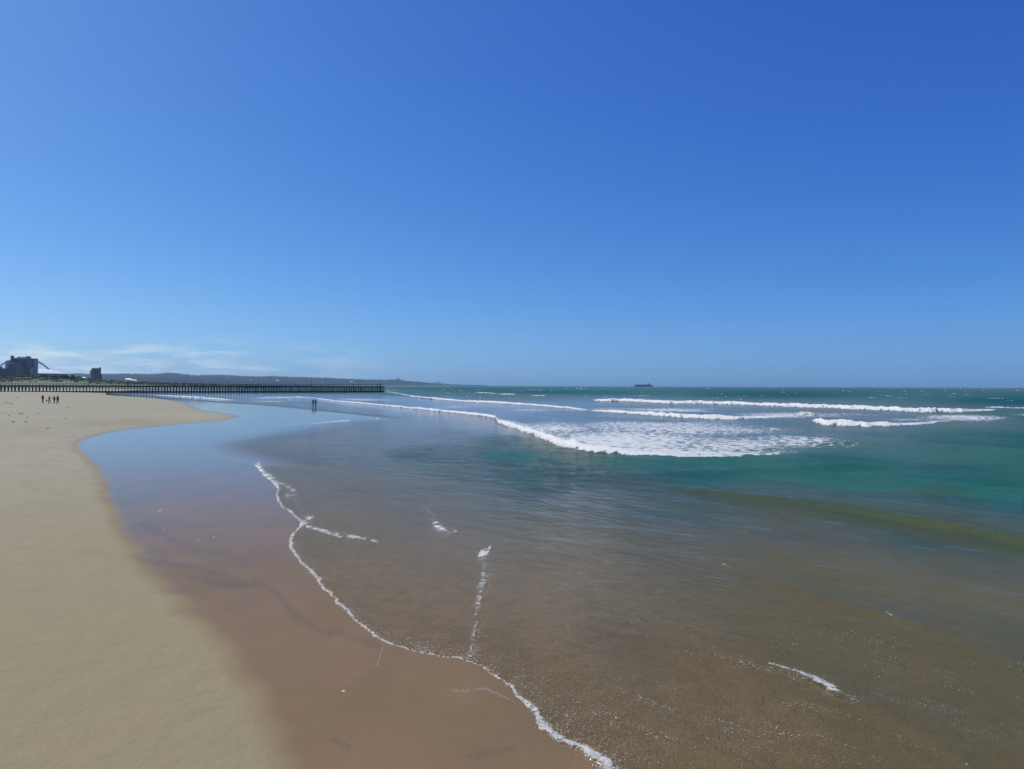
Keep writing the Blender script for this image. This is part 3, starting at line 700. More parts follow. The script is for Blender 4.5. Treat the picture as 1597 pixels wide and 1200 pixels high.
DUNETOP = [(-420,583),(-120,584),(-60,586),(0,589.5),(20,589),(40,587.5),(56,586.2),(70,585.8),(86,586.6),(100,586),(112,587),(122,589),(140,591.5),(165,593.2),(200,595.2),(240,596.6),(300,598.3),(380,599.8),(460,601.1),(540,601.9)]
DFOOT = [(-420,560),(0,600),(180,660),(300,800),(380,1000),(460,1400),(540,2000)]
DUNE_PTS = []
def dunes():
    xs = np.linspace(-420, 540, 620); t = np.linspace(0, 1.0, 40)
    Xp, T = np.meshgrid(xs, t); u, _ = px(Xp, 600.0)
    d0 = np.interp(Xp, [f[0] for f in DFOOT], [f[1] for f in DFOOT]); Dm = d0 + 190 * T
    yt = np.interp(Xp, [r[0] for r in DUNETOP], [r[1] for r in DUNETOP]) + 1.3
    _, vt = px(Xp, yt); top = H - vt * (d0 + 75) / F
    a = T / .4
    prof = np.where(a < 1, .30 * sst(0, .22, a) + .70 * np.clip(a, 0, 1) ** 1.2, 1 - .65 * sst(1, 2.5, a))
    Xw, Yw = u * Dm / F, Dm
    Z = 1.0 + (top - 1.0) * prof
    amp = np.clip((top - 1) * .14, .15, 1.8)
    Z += (fbm(Xw / 16, Yw / 9, 4, 211) - .5) * 2 * amp * sst(0, .3, a) + (fbm(Xw / 3.5, Yw / 3, 3, 215) - .5) * 1.1 * sst(0.1, .3, a)
    Z = np.where(T == 0, -.5, Z)
    me = grid_mesh('dunes', Xw, Yw, Z, None, dict(up=np.clip(a, 0, 1)))
    t_ = NT('dune_scrub_ground'); P = t_.pos(); upa = t_.attr('up')
    nz = t_.noise(P, .16, 5, .7)
    g = t_.math('ADD', upa, t_.math('MULTIPLY', t_.math('SUBTRACT', nz, .5), .9))
    c = t_.mix(t_.rng(g, .0, .22), (.36, .33, .22, 1), (.20, .22, .135, 1))
    c = t_.mix(t_.rng(g, .35, .75), c, (.062, .095, .050, 1))
    link_o = link('dunes', me, t_.done(t_.bsdf(c, .95, Specular_IOR_Level=0.1)))
    tag(link_o, kind='structure')
    mb = MB(); rnd = random.Random(5); k = 0
    while k < 1500:
        i = rnd.randrange(3, 19); j = rnd.randrange(0, len(xs))
        if rnd.random() > a[i, j] * 1.3 - .35: continue
        if top[i, j] < 3 and rnd.random() < .7: continue
        r = rnd.uniform(.6, 1.9) * (.45 + .55 * a[i, j])
        mb.blob((Xw[i, j] + rnd.uniform(-1, 1), Yw[i, j], Z[i, j] + r * .2), r, k, .62, .35); k += 1
    tag(mb.build('dune_scrub', M['crown']), kind='stuff')
    return Xw, Yw, Z
dunes()

def tree(x, ytop, d, w, label, seed):
    rnd = random.Random(seed)
    top = up(x, ytop, d); ht = 5.0; base = top.z - ht
    e = empty('tree', (top.x, d, base)); tag(e, label, 'tree', 'dark trees on the crest of the dune')
    MB().tube([(0, 0, -1), (0.1, 0, 1.4), (.25, .1, 2.6)], [.28, .2, .12], 6).build('trunk', M['trunk'], e)
    c = MB()
    for k in range(420):
        a, b = rnd.uniform(0, 6.283), rnd.random() ** .6
        z = rnd.uniform(-1, 1); rr = math.sqrt(1 - z * z) * b
        wob = 1 + .3 * math.sin(3 * a + seed)
        p = Vector((rr * math.cos(a) * w * wob, rr * math.sin(a) * w * .8, 3.3 + z * 1.7 * b + .3 * math.sin(2 * a)))
        n = len(c.v); q = .28 * rnd.uniform(.6, 1.4)
        r1 = Vector((rnd.uniform(-1, 1), rnd.uniform(-1, 1), rnd.uniform(-1, 1))).normalized() * q; r2 = r1.cross(Vector((rnd.random(), rnd.random(), rnd.random() + .1))).normalized() * q
        c.v += [tuple(p - r1 - r2), tuple(p + r1 - r2), tuple(p + r1 + r2), tuple(p - r1 + r2)]; c.f.append((n, n + 1, n + 2, n + 3))
    c.build('crown', M['crown'], e)
tree(69, 585.0, 690, 3.6, 'dark rounded tree just right of the tall hotel, under the white stadium roof', 1)
tree(86, 585.6, 692, 3.2, 'dark tree on the dune crest under the middle of the white stadium roof', 2)
tree(101, 585.4, 694, 4.2, 'widest dark tree, under the right tip of the white stadium roof', 3)
tree(113, 587.2, 696, 2.6, 'small dark tree at the right end of the row on the dune crest', 4)
tree(42, 586.2, 690, 3.0, 'dark tree in front of the foot of the tall hotel', 5)
tree(27, 587.0, 690, 3.4, 'dark tree in front of the lower grey apartment block', 6)

# ------------------------------------------------------------------ buildings
def facade(parent, x0, x1, z0, z1, y, floors, cols, mw, name='window', wfrac=.55, hfrac=.5):
    """separate windows over a facade that faces the beach (-y)"""
    cw, ch = (x1 - x0) / cols, (z1 - z0) / floors
    me = box(-cw * wfrac / 2, cw * wfrac / 2, -.06, .06, -ch * hfrac / 2, ch * hfrac / 2).mesh(name); me.materials.append(mw)
    for i in range(floors):
        for j in range(cols):
            o = link(name, me, None, parent); o.location = (x0 + cw * (j + .5), y, z0 + ch * (i + .5))
def slabs(parent, x0, x1, z0, z1, y, floors, m, dep=1.3, th=.95):
    me = box(x0, x1, -dep, 0.0, -th / 2, th / 2).mesh('balcony'); me.materials.append(m)
    for i in range(floors):
        o = link('balcony', me, None, parent); o.location = (0, y, z0 + (z1 - z0) * (i + .5) / floors)
def bpx(d, xc):   # local metres from pixels, for a building whose base is at pixel xc
    k = d / F; ct = math.cos(math.atan2(-float(px(xc, 600)[0]), F))
    return (lambda x: (x - xc) * k * ct), (lambda y: H + (float(px(xc, 600)[1]) * -1 + (600 - y)) * k)

d = 1000.0; X_, Z_ = bpx(d, 41)
e = empty('apartment_building', (float(px(41, 590)[0]) * d / F, d, 0), math.atan2(-float(px(41, 600)[0]), F)); tag(e, 'tallest dark hotel block with two roof boxes and banded balconies on its right end', 'building')
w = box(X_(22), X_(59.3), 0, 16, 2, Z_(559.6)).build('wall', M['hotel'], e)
box(X_(40.2), X_(48), 3, 12, Z_(559.6), Z_(555.9)).build('roof_box', M['hotel'], e)
box(X_(16.6), X_(22), 1, 11, 2, Z_(555.5)).build('stair_tower', M['hotel'], e)
box(X_(28), X_(30.5), 5, 7, Z_(559.6), Z_(556.6)).build('roof_vent', M['steel'], e)
box(X_(22), X_(52), -.25, .0, Z_(559.9), Z_(559.2)).build('parapet', M['slab'], e)
box(X_(52), X_(59.3), -.6, 0, Z_(586), Z_(559.2)).build('end_bay', M['hotel2'], e)
MB().box(X_(41), X_(50), -.08, 0, Z_(570), Z_(560.8)).build('recess_shade', M['glass'], e)  # flat dark panel stands for the shade of a recess; wall is uncut
box(X_(38.4), X_(46.8), -.12, 0, Z_(585), Z_(574.2)).build('recess_shade', M['glass'], e)
slabs(e, X_(53), X_(59.6), Z_(586), Z_(560.5), -.6, 12, M['slab'])
slabs(e, X_(47), X_(52), Z_(586), Z_(573), 0, 7, M['slab'])
facade(e, X_(24), X_(40.5), Z_(573.5), Z_(560.8), 0, 6, 9, M['glass'])
facade(e, X_(41.2), X_(49.8), Z_(570), Z_(560.8), -.12, 5, 3, M['slab'], 'balcony_front', .8, .25)
facade(e, X_(53.2), X_(59.1), Z_(586), Z_(560.5), -.6, 12, 3, M['glass'])

d = 985.0; X_, Z_ = bpx(d, 22)
e = empty('apartment_building', (float(px(22, 590)[0]) * d / F, d, 0), math.atan2(-float(px(22, 600)[0]), F)); tag(e, 'lower grey apartment block with pale rounded left end in front of the tall hotel', 'building')
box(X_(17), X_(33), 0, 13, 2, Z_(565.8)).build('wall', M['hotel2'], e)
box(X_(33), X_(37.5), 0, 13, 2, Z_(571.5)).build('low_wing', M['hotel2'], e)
cyl = MB(); cx = (X_(7.8) + X_(17)) / 2; rr = (X_(17) - X_(7.8)) / 2
cyl.tube([(cx, 5, 2), (cx, 5, Z_(564.5)), (cx, 5, Z_(562.9)), (cx, 5, Z_(562.4))], [rr, rr, rr * .8, rr * .5], 20).build('rounded_tower', M['conc'], e)
box(X_(11.5), X_(23.5), -.5, 0, Z_(567.2), Z_(565.3)).build('cornice', M['pale'], e)
box(X_(10), X_(17.5), -.7, 0, Z_(576), Z_(575)).build('cornice', M['pale'], e)
facade(e, X_(18), X_(32.5), Z_(587), Z_(567.5), 0, 9, 7, M['glass'])
slabs(e, X_(24), X_(32), Z_(587), Z_(567.5), 0, 9, M['slab'], 1.0, .35)

d = 965.0; X_, Z_ = bpx(d, 0)
e = empty('apartment_building', (float(px(0, 590)[0]) * d / F, d, 0), math.atan2(-float(px(0, 600)[0]), F)); tag(e, 'long low dark building at the left edge, stepping down from the hotel', 'building')
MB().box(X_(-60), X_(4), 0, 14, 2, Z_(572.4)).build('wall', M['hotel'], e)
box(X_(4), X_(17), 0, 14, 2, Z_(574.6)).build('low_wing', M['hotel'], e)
box(X_(-60), X_(4), -.3, 0, Z_(573), Z_(572.2)).build('parapet', M['hotel2'], e)
facade(e, X_(-58), X_(16), Z_(590), Z_(575.5), 0, 6, 24, M['glass'])

d = 1150.0; X_, Z_ = bpx(d, 149)
e = empty('apartment_building', (float(px(149, 590)[0]) * d / F, d, 0), math.atan2(-float(px(149, 600)[0]), F)); tag(e, 'lone apartment tower right of the stadium, with a tall stair shaft at its right side', 'building')
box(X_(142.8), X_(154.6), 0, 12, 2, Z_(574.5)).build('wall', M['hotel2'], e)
box(X_(140), X_(142.8), .5, 11, 2, Z_(577.8)).build('side_wing', M['pale'], e)
box(X_(154.6), X_(157.6), -.4, 9, 2, Z_(573.1)).build('stair_tower', M['hotel'], e)
box(X_(157.6), X_(159.2), 1, 9, 2, Z_(584)).build('low_wing', M['hotel'], e)
box(X_(142.6), X_(154.8), -.3, 0, Z_(575.2), Z_(574.2)).build('parapet', M['pale'], e)
for a_, b_ in ((144, 145.6), (148.3, 149.6), (151.5, 152.6)):
    box(X_(a_), X_(b_), -.1, 0, Z_(591), Z_(576.5)).build('recess_shade', M['glass'], e)  # dark strips on the wall stand for shaded recesses
facade(e, X_(145.8), X_(148.2), Z_(591), Z_(576.5), -.02, 9, 2, M['glass'])
facade(e, X_(149.8), X_(154.4), Z_(591), Z_(576.5), -.02, 9, 3, M['glass'])

def low_house(x, yroof, d, wpx, hpx, label, name='house', m='white', group=None, cat='house'):
    k = d / F; p = up(x, yroof, d); w = wpx * k / 2; h = hpx * k
    e = empty(name, (p.x, d, p.z - h * 2.2)); tag(e, label, cat, group)
    box(-w * .92, w * .92, 0, w, 0, h * 1.5).build('wall', M['housew'], e)
    r = MB(); z0, z1 = h * 1.5, h * 2.2
    r.v += [(-w, -.3, z0), (w, -.3, z0), (w, w + .3, z0), (-w, w + .3, z0), (-w * .7, w * .5, z1), (w * .7, w * .5, z1)]
    r.f += [(0, 1, 5, 4), (1, 2, 5), (2, 3, 4, 5), (3, 0, 4), (3, 2, 1, 0)]
    r.build('roof', M[m], e)
    facade(e, -w * .85, w * .85, h * .2, h * 1.3, -.03, 1, 3, M['glass'])
    return e
low_house(130, 588.4, 1300, 6, 1.3, 'small white flat house left of the lone apartment tower')
low_house(143.5, 592.2, 1000, 11, 1.5, 'long white roof at the foot of the lone apartment tower')
low_house(199.5, 590.3, 1400, 10, 2.2, 'larger white roofed hall right of the lone apartment tower')
low_house(208, 592.2, 1380, 9, 1.6, 'low white annex stepping down beside the white hall')
low_house(10, 595.2, 640, 20, 1.0, 'long white roof peeping over the dune below the hotel')
spots = [(249,588.6,7),(270,589.2,4),(275,588.2,5),(250,592.2,5),(240,593.2,12),(256,592.9,5),(286,594.2,4),(298,593.6,6),(336,594.4,5),(340,593.4,3),(355,588.6,5),(362,589.2,4),(329,589.4,3),(309,588.6,3),(349,595.2,3),(187,589.5,3),(176,590.2,4),(225,590.6,3),(216,588.3,3),(291,591.6,3),
         (432,593.2,5),(548,595.3,4),(390.5,592.5,2),(318,592.6,3),(372,592.8,3),(412,594.6,3),(468,595.2,3),(502,596,3)]
ORD = ['leftmost', 'second from the left', 'third from the left', 'fourth from the left', 'fifth from the left', 'sixth from the left', 'seventh from the left', 'eighth from the left', 'ninth from the left', 'tenth from the left', 'eleventh from the left', 'twelfth from the left', 'thirteenth from the left', 'fourteenth from the left',
       'fourteenth from the right', 'thirteenth from the right', 'twelfth from the right', 'eleventh from the right', 'tenth from the right', 'ninth from the right', 'eighth from the right', 'seventh from the right', 'sixth from the right', 'fifth from the right', 'fourth from the right', 'third from the right', 'second from the right', 'rightmost']
for i, (x, y, w_) in enumerate(sorted(spots)):
    rd = ridge_d(x); f0 = float(np.interp(x, [f[0] for f in FOOT], [f[1] for f in FOOT]))
    # depth at which the slope shows at this row
    rt = float(np.interp(x, [r[0] for r in RIDGE], [r[1] for r in RIDGE])); s = max(.08, min(.9, (600.2 - y) / (600.2 - rt))) ** .8
    low_house(x, y, f0 + (rd - f0) * s * .86, w_ * 1.3, 1.0, 'tiny white house on the wooded far hillside, ' + ORD[i] + ' of them', group='white houses on the far hillside')

# stadium
d = 2500.0; k = d / F; c = up(36, 600, d)
rot_ = math.atan2(-c.x, d); ct = math.cos(rot_)
ks = 1700 / d
e = empty('stadium', (c.x * ks, 1700, 5 - 3 * ks), rot_); e.scale = (ks,) * 3; tag(e, 'stadium with a white bowl roof and a single high arch behind the hotel', 'stadium')
def zpx(y): return H + (600 - y - .2 + (798.5 - 36) * 0 ) * k - 2 + float(-px(36, 600)[1]) * k
def ring(prof, m, name, n=96, y0=0):
    r = MB()
    for (rad, z) in prof:
        for q in range(n):
            a = 2 * math.pi * q / n; r.v.append((rad * ct * math.cos(a), rad * .8 * math.sin(a), z))
    for i in range(len(prof) - 1):
        for q in range(n): r.f.append((i * n + q, i * n + (q + 1) % n, (i + 1) * n + (q + 1) % n, (i + 1) * n + q))
    return r.build(name, m, e, True)
zt, zo = zpx(575.4), zpx(582.6)
ring([(148, zo), (134, zo + (zt - zo) * .30), (112, zo + (zt - zo) * .66), (84, zo + (zt - zo) * .95), (64, zt), (52, zt - 1)], M['white'], 'roof')
ring([(132, 0), (142, zo * .5), (148, zo - .6)], M['conc'], 'bowl_wall')
col_me = box(-.9, .9, -1.2, .2, 0, zo).mesh('column'); col_me.materials.append(M['pale'])
for q in range(60):
    a = 2 * math.pi * q / 60; o = link('column', col_me, None, e); o.location = (149 * ct * math.cos(a), 149 * .8 * math.sin(a), 0); o.rotation_euler = (0, 0, a + math.pi / 2)
ap = zpx(557.6)
pts = [((x - 36) * k * ct, 0, zpx(557.8 + .0108 * (x - 36) ** 2)) for x in np.linspace(-24, 96, 41)]
MB().tube([p for p in pts if p[0] > -124], 3.0, 8).build('arch', M['steel'], e, True)
cab = MB()
for x in (-12, 2, 62, 70, 80):
    z0 = zpx(557.8 + .0108 * (x - 36) ** 2); cab.tube([((x - 36) * k * ct, 0, z0), ((x - 36) * k * ct * 1.1, -60, zt - 4)], .18, 4)
cab.build('cables', M['steel'], e)

# towers on the far headland
for i, (x, y, w_, lab) in enumerate([(607.5,591.0,2.6,'left low block of the pair of towers on the far headland'),(620.8,589.6,2.2,'tall tower on the far headland right of the pier tip'),
      (676.5,597.0,1.6,'leftmost small tower of the four on the low point'),(680.6,595.8,2.2,'darkest tower, second of the four on the low point'),(685.2,595.2,1.7,'tallest tower, third of the four on the low point'),(689.5,596.4,1.2,'faint rightmost tower of the four on the low point'),(485.5,586.4,.8,'thin mast on the far ridge above the pier lamps')]):
    dd_ = ridge_d(x) - 60; k = dd_ / F; p = up(x, y, dd_)
    e = empty('mast' if 'mast' in lab else 'tower_block', (p.x, dd_, 0)); tag(e, lab, 'mast' if 'mast' in lab else 'tower')
    w = w_ * k / 2
    if 'mast' in lab: MB().tube([(0, 0, 10), (0, 0, p.z)], [w, w * .4], 6).build('shaft', M['steel'], e); box(-w * 2, w * 2, -1, 1, p.z * .8, p.z * .84).build('crossbar', M['steel'], e); continue
    box(-w, w, 0, w * 2, 0, p.z * .93).build('wall', M['hotel'], e); box(-w * .6, w * .6, w * .3, w * 1.5, p.z * .93, p.z).build('roof_box', M['hotel'], e)

# ------------------------------------------------------------------ pier
E0 = up(596.2, 600, 513.0); E0.z = 0
E1 = up(300, 600, 458.0); dirn = Vector((E1.x - E0.x, E1.y - E0.y, 0)).normalized()
pier = empty('pier', (E0.x, E0.y, 0), math.atan2(dirn.y, dirn.x)); tag(pier, 'long dark timber pier on close set piles, running out from the beach into the surf', 'pier')
PL = 240.0; NP = 148; SPc = PL / NP; DT = 4.25
box(-1.0, PL + 60, -4.3, .25, DT - .32, DT).build('deck', M['deck'], pier)
box(-.8, PL + 60, .02, .34, DT - .95, DT - .323).build('edge_beam', M['timber'], pier)
box(-.8, PL + 60, -4.45, -4.1, DT - .95, DT - .323).build('edge_beam', M['timber'], pier)
pm = box(-.19, .19, -.19, .19, -2.2, DT - .32).mesh('pile'); pm.materials.append(M['timber'])
rp = box(-.07, .07, -.07, .07, 0, 1.0).mesh('rail_post'); rp.materials.append(M['rail'])
for i in range(NP):
    jit = (hash((i * 7919) % 101) % 7 - 3) * .012
    for yy in (-.22, -3.8):
        o = link('pile', pm, None, pier); o.location = (.3 + i * SPc, yy, 0); o.rotation_euler = (0, jit, .3 * jit); o.scale = (random.uniform(.75, 1.35), random.uniform(.8, 1.2), 1)
    o = link('rail_post', rp, None, pier); o.location = (.3 + i * SPc, .1, DT)
    o = link('rail_post', rp, None, pier); o.location = (.3 + i * SPc, -4.15, DT)
ex = MB()
for i in range(36):
    for yy in (-.22, -3.8): ex.box(PL + i * SPc + .1, PL + i * SPc + .52, yy - .21, yy + .21, -2.2, DT - .323)
tag(ex.build('landward_piles', M['timber'], pier), kind='stuff')
for yy, nm in ((.1, 'handrail'), (-4.15, 'handrail')):
    box(-1, PL + 60, yy - .07, yy + .07, DT + 1.0, DT + 1.12).build(nm, M['rail'], pier)
    box(-1, PL + 60, yy - .04, yy + .04, DT + .5, DT + .57).build('mid_rail', M['rail'], pier)
box(-.6, PL + 60, -.004, .3, .1, 1.0).build('base_beam', M['timber'], pier)
box(-.6, PL + 60, -4.35, -4.02, .1, 1.0).build('base_beam', M['timber'], pier)
box(-1.3, -.45, -5.2, 1.0, -2, .95).build('end_footing', M['deck'], pier)
box(-1.6, 5.0, .343, 1.5, DT - .5, DT + .02).build('end_platform', M['deck'], pier)
for xx in (-1.0, 1.2, 3.4): box(xx, xx + .5, .75, 1.2, -2, DT - .5).build('end_pile', M['timber'], pier)
def on_pier(x, off=0.0):
    """local x on the pier for the photo column x"""
    u = float(px(x, 600)[0]) / F
    s = (E0.x - u * E0.y) / (u * dirn.y - dirn.x); return s
ordw = ['at the seaward tip of the pier', 'second from the tip of the pier', 'third from the tip of the pier', 'fourth from the tip of the pier', 'fifth from the tip of the pier', 'sixth from the tip of the pier', 'seventh from the tip of the pier', 'eighth from the tip of the pier', 'ninth from the tip of the pier', 'tenth from the tip of the pier', 'eleventh from the tip of the pier', 'twelfth from the tip of the pier']
pole_me = MB().tube([(0, 0, 0), (0, 0, .9), (0, 0, 4.45), (0, .25, 4.75), (0, .7, 4.85)], [.16, .12, .085, .06, .05], 8).mesh('pole', True); pole_me.materials.append(M['pole'])
lh = MB().box(-.13, .13, .6, 1.15, 4.78, 4.92).mesh('lamp_head'); lh.materials.append(M['pole'])
ll = MB().box(-.1, .1, .68, 1.1, 4.74, 4.779).mesh('lamp_lens'); ll.materials.append(M['lampglass'])
for i, x in enumerate([591.6, 558.7, 522.7, 485.7, 445.8, 403, 357.8, 309, 256, 199, 138, 72]):
    s = on_pier(x); p = E0 + dirn * s
    nv = Vector((-dirn.y, dirn.x, 0))
    q = p + nv * -.25
    e = empty('street_lamp', (q.x, q.y, DT), math.atan2(dirn.y, dirn.x)); tag(e, 'thin lamp post ' + ordw[i], 'lamp post', 'lamp posts along the pier')
    link('pole', pole_me, None, e); link('lamp_head', lh, None, e); link('lamp_lens', ll, None, e)

# ------------------------------------------------------------------ people
SKIN = mat('dark_skin', (.11, .065, .045), .6, .05, 3); SKIN2 = mat('tan_skin', (.33, .20, .14), .6, .05, 3)
HAIR = mat('black_hair', (.012, .010, .010), .6, .05, 9)
def skinned(name, V_, E_, Rd, m, parent, root=0, lev=1):
    me = bpy.data.meshes.new(name); me.from_pydata([tuple(v) for v in V_], E_, [])
    ob = bpy.data.objects.new(name, me); col.objects.link(ob)
    md = ob.modifiers.new('skin', 'SKIN'); md.use_smooth_shade = True
    for i, r in enumerate(Rd): me.skin_vertices[0].data[i].radius = (r, r) if not isinstance(r, tuple) else r
    me.skin_vertices[0].data[root].use_root = True
    sb = ob.modifiers.new('sub', 'SUBSURF'); sb.levels = lev; sb.render_levels = lev
    dg = bpy.context.evaluated_depsgraph_get()
    out = bpy.data.meshes.new_from_object(ob.evaluated_get(dg)); out.name = name
    bpy.data.objects.remove(ob); bpy.data.meshes.remove(me)
    out.materials.clear(); out.materials.append(m)
    return link(name, out, None, parent)
def person(loc, face, ht, label, shirt, shorts, pose='walk', skin=None, group=None, phase=1, long_sleeve=False, hold=False):
    e = empty('person', loc, face); tag(e, label, 'person', group); e.scale = (ht / 1.75,) * 3
    sk = skin or SKIN
    st = {'walk': .22, 'stand': .04, 'wade': .10}[pose] * phase
    V_ = []; E_ = []; Rd = []
    def add(p, r, to=None):
        V_.append(Vector(p)); Rd.append(r)
        if to is not None: E_.append((to, len(V_) - 1))
        return len(V_) - 1
    pel = add((0, 0, .95), (.15, .11)); wa = add((0, .01, 1.10), (.125, .09), pel); ch = add((0, .02, 1.30), (.155, .10), wa); nb = add((0, .01, 1.45), (.075, .065), ch)
    nk = add((0, .0, 1.50), .05, nb); hd = add((0, -.01, 1.58), (.07, .085), nk); h2 = add((0, 0, 1.66), (.075, .09), hd); add((0, .0, 1.73), .05, h2); add((0, -.10, 1.615), .014, hd)
    hands = []
    for sx in (-1, 1):
        hip = add((sx * .10, 0, .88), .088, pel); sgn = sx
        kx = add((sx * .11, -.03 - st * sgn * .5, .50), .058, hip); ak = add((sx * .11, .03 - st * sgn * 1.0 + (0.02), .10), .038, kx)
        add((sx * .115, -.13 - st * sgn * 1.0, .035), .034, ak)
        sh = add((sx * .19, .02, 1.40), .055, ch)
        if hold: el = add((sx * .30, .03, 1.14), .042, sh); wr = add((sx * .16, -.20, 1.12), .028, el)
        else: el = add((sx * .27, .03 + st * sgn * .35, 1.13), .042, sh); wr = add((sx * .29, -.05 + st * sgn * .7, .90), .028, el)
        hands.append((V_[wr].copy(), (V_[wr] - V_[el]).normalized(), sx))
    body = skinned('body', V_, E_, Rd, sk, e)
    # hands: palm and five fingers
    for w_, dr, sx in hands:
        hv = [w_, w_ + dr * .045, w_ + dr * .085]; he = [(0, 1), (1, 2)]; hr = [.026, (.034, .016), (.036, .014)]
        side = dr.cross(Vector((0, 0, 1) if abs(dr.z) < .9 else (1, 0, 0))).normalized(); inw = dr.cross(side)
        for f_, (o_, L) in enumerate(((-.027, .070), (-.009, .080), (.009, .075), (.026, .058))):
            a = hv[2] + side * o_ + dr * .01; b_ = a + dr * L * .55 + inw * .006; c_ = b_ + dr * L * .4 + inw * .018
            n = len(hv); hv += [a, b_, c_]; he += [(2, n), (n, n + 1), (n + 1, n + 2)]; hr += [.009, .008, .007]
        n = len(hv); a = hv[1] - side * .032; b_ = a + dr * .035 - side * .02; hv += [a, b_]; he += [(1, n), (n, n + 1)]; hr += [.012, .009]
        skinned('hand', hv, he, hr, sk, e, 0, 1)
    P = V_
    L_ = lambda a, b, t: P[a].lerp(P[b], t)
    iL = [(9, 10, 13, 14), (16, 17, 20, 21)]
    for idx in range(len(P)): pass
    legs = [(9, 10), (15, 16)]; arms = [(13, 14, ), (19, 20)]
    # shirt
    sv = [P[pel] + Vector((0, 0, .0)), P[wa], P[ch], P[nb] - Vector((0, 0, .03))]; se = [(0, 1), (1, 2), (2, 3)]; sr = [(.165, .125), (.145, .108), (.172, .118), (.085, .075)]
    for a_, b_ in arms:
        n = len(sv); sv += [P[a_], L_(a_, b_, .62)]; se += [(2, n), (n, n + 1)]; sr += [.069, .062]
        if long_sleeve: sv.append(L_(b_, b_ + 1, .85)); se.append((n + 1, n + 2)); sr.append(.045)
    skinned('shirt', sv, se, sr, shirt, e, 0)
    # shorts
    sv = [P[pel] + Vector((0, 0, .03)), P[pel] - Vector((0, 0, .06))]; se = [(0, 1)]; sr = [(.168, .128), (.165, .13)]
    for a_, b_ in legs:
        n = len(sv); sv += [P[a_], L_(a_, b_, .85)]; se += [(1, n), (n, n + 1)]; sr += [.108, .092]
    skinned('shorts', sv, se, sr, shorts, e, 0)
    skinned('hair', [Vector((0, .02, 1.655)), Vector((0, .012, 1.71)), Vector((0, .0, 1.745))], [(0, 1), (1, 2)], [(.083, .092), (.085, .095), .05], HAIR, e, 0)
    return e
C = lambda n, c: mat(n, c, .85, .06, 4)
black = C('black_cloth', (.02, .02, .022)); char = C('charcoal_cloth', (.035, .037, .042)); tan = C('tan_cloth', (.30, .25, .19)); bluec = C('grey_blue_cloth', (.14, .17, .19)); oliv = C('brown_cloth', (.075, .06, .045)); navy = C('navy_cloth', (.02, .025, .045)); redc = C('dull_red_cloth', (.12, .03, .03))
dgr = bpy.context.evaluated_depsgraph_get()
def ground(x, y, z0=1.3):
    """foot point on the beach under photo pixel"""
    dgr = bpy.context.evaluated_depsgraph_get()
    u, v = px(x, y); dr = Vector((float(u) / F, 1, -float(v) / F)).normalized()
    ok, p, n_, i_ = beach_o.ray_cast(Vector((0, 0, H)), dr)
    return p if ok else at(x, y, z0)
g_ = 'four people walking on the dry sand'
def pp(x, y, *a, **k):
    p = ground(x, y); ht = a[1] if len(a) > 1 else 1.75
    return person(p, *a, **k)
p1 = pp(66.4, 629.2, R(180), 1.80, 'person in a black shirt and shorts, leftmost and tallest of the four walkers', black, black, group=g_, phase=1, hold=True)
p2 = pp(77.0, 629.8, R(175), 1.62, 'person in tan clothes carrying a bag, second of the four walkers', tan, tan, group=g_, phase=-1)
p3 = pp(84.4, 630.2, R(185), 1.72, 'person in a loose grey blue shirt, third of the four walkers', bluec, char, group=g_, phase=1, long_sleeve=True, hold=True)
p4 = pp(90.0, 629.9, R(180), 1.76, 'person in dark brown clothes at the right end of the four walkers', char, oliv, group=g_, phase=-1, long_sleeve=True)
b = MB().blob((0, 0, 0), .17, 3, .9, .1).tube([(-.1, 0, .1), (0, 0, .34), (.1, 0, .1)], .012, 6)
pb = p2.location + Vector((-.56, -.02, .62)); ob = b.build('bag', black, None, True, pb); tag(ob, 'small dark bag held low beside the walker in tan', 'bag')
pw = 'pair of bathers standing in the shallow film of water'
person(at(488.3, 633.2, 0.0), R(200), 1.72, 'person in dark clothes, left one of the pair in the shallow water', black, navy, 'wade', group=pw)
person(at(492.4, 633.0, 0.0), R(160), 1.66, 'person in dark clothes, right one of the pair in the shallow water', char, black, 'wade', group=pw, phase=-1)
for x, lab, sh in ((594.3, 'person leaning at the very tip of the pier', black), (588.5, 'person in dark clothes just behind the lamp at the pier tip', char), (551.0, 'person on the pier between the first and third lamps from the tip', black), (486.8, 'person beside the fourth lamp from the tip of the pier', navy), (460.3, 'person on the pier between the fourth and fifth lamps from the tip', char), (329.0, 'person at the rail above the pale surf under the pier', black), (318.0, 'person right of the eighth lamp from the tip of the pier', navy)):
    s = on_pier(x); p = E0 + dirn * s - Vector((-dirn.y, dirn.x, 0)) * 1.0; p.z = DT
    person(p, R(random.choice((0, 180, 90))), 1.74, lab, sh, black, 'stand', group='people strolling on the pier')

# ------------------------------------------------------------------ ship
d = 4600.0; k = d / F; p0, p1_ = up(989.6, 600, d), up(1017.3, 600, d); Ls = p1_.x - p0.x
e = empty('cargo_ship', ((p0.x + p1_.x) / 2, d, 0)); tag(e, 'long dark bulk carrier lying on the horizon', 'ship')
hm = MB(); n = 14; hl = Ls / 2
st_ = []
for i in range(n + 1):
    t = i / n; x = -hl + Ls * t; wdt = 13 * min(1, (t + .02) * 4, (1 - t + .12) * 5); sheer = 11 + 4 * max(0, .12 - t) / .12 + 1.0 * max(0, t - .85) / .15
    fl = 5.0 * max(0, .1 - t) / .1
    b = len(hm.v); hm.v += [(x + fl, -wdt * .8, -1), (x - fl * .5, -wdt, sheer), (x - fl * .5, wdt, sheer), (x + fl, wdt * .8, -1)]; st_.append(b)
for a, b in zip(st_[:-1], st_[1:]):
    for q in range(3): hm.f.append((a + q, b + q, b + q + 1, a + q + 1))
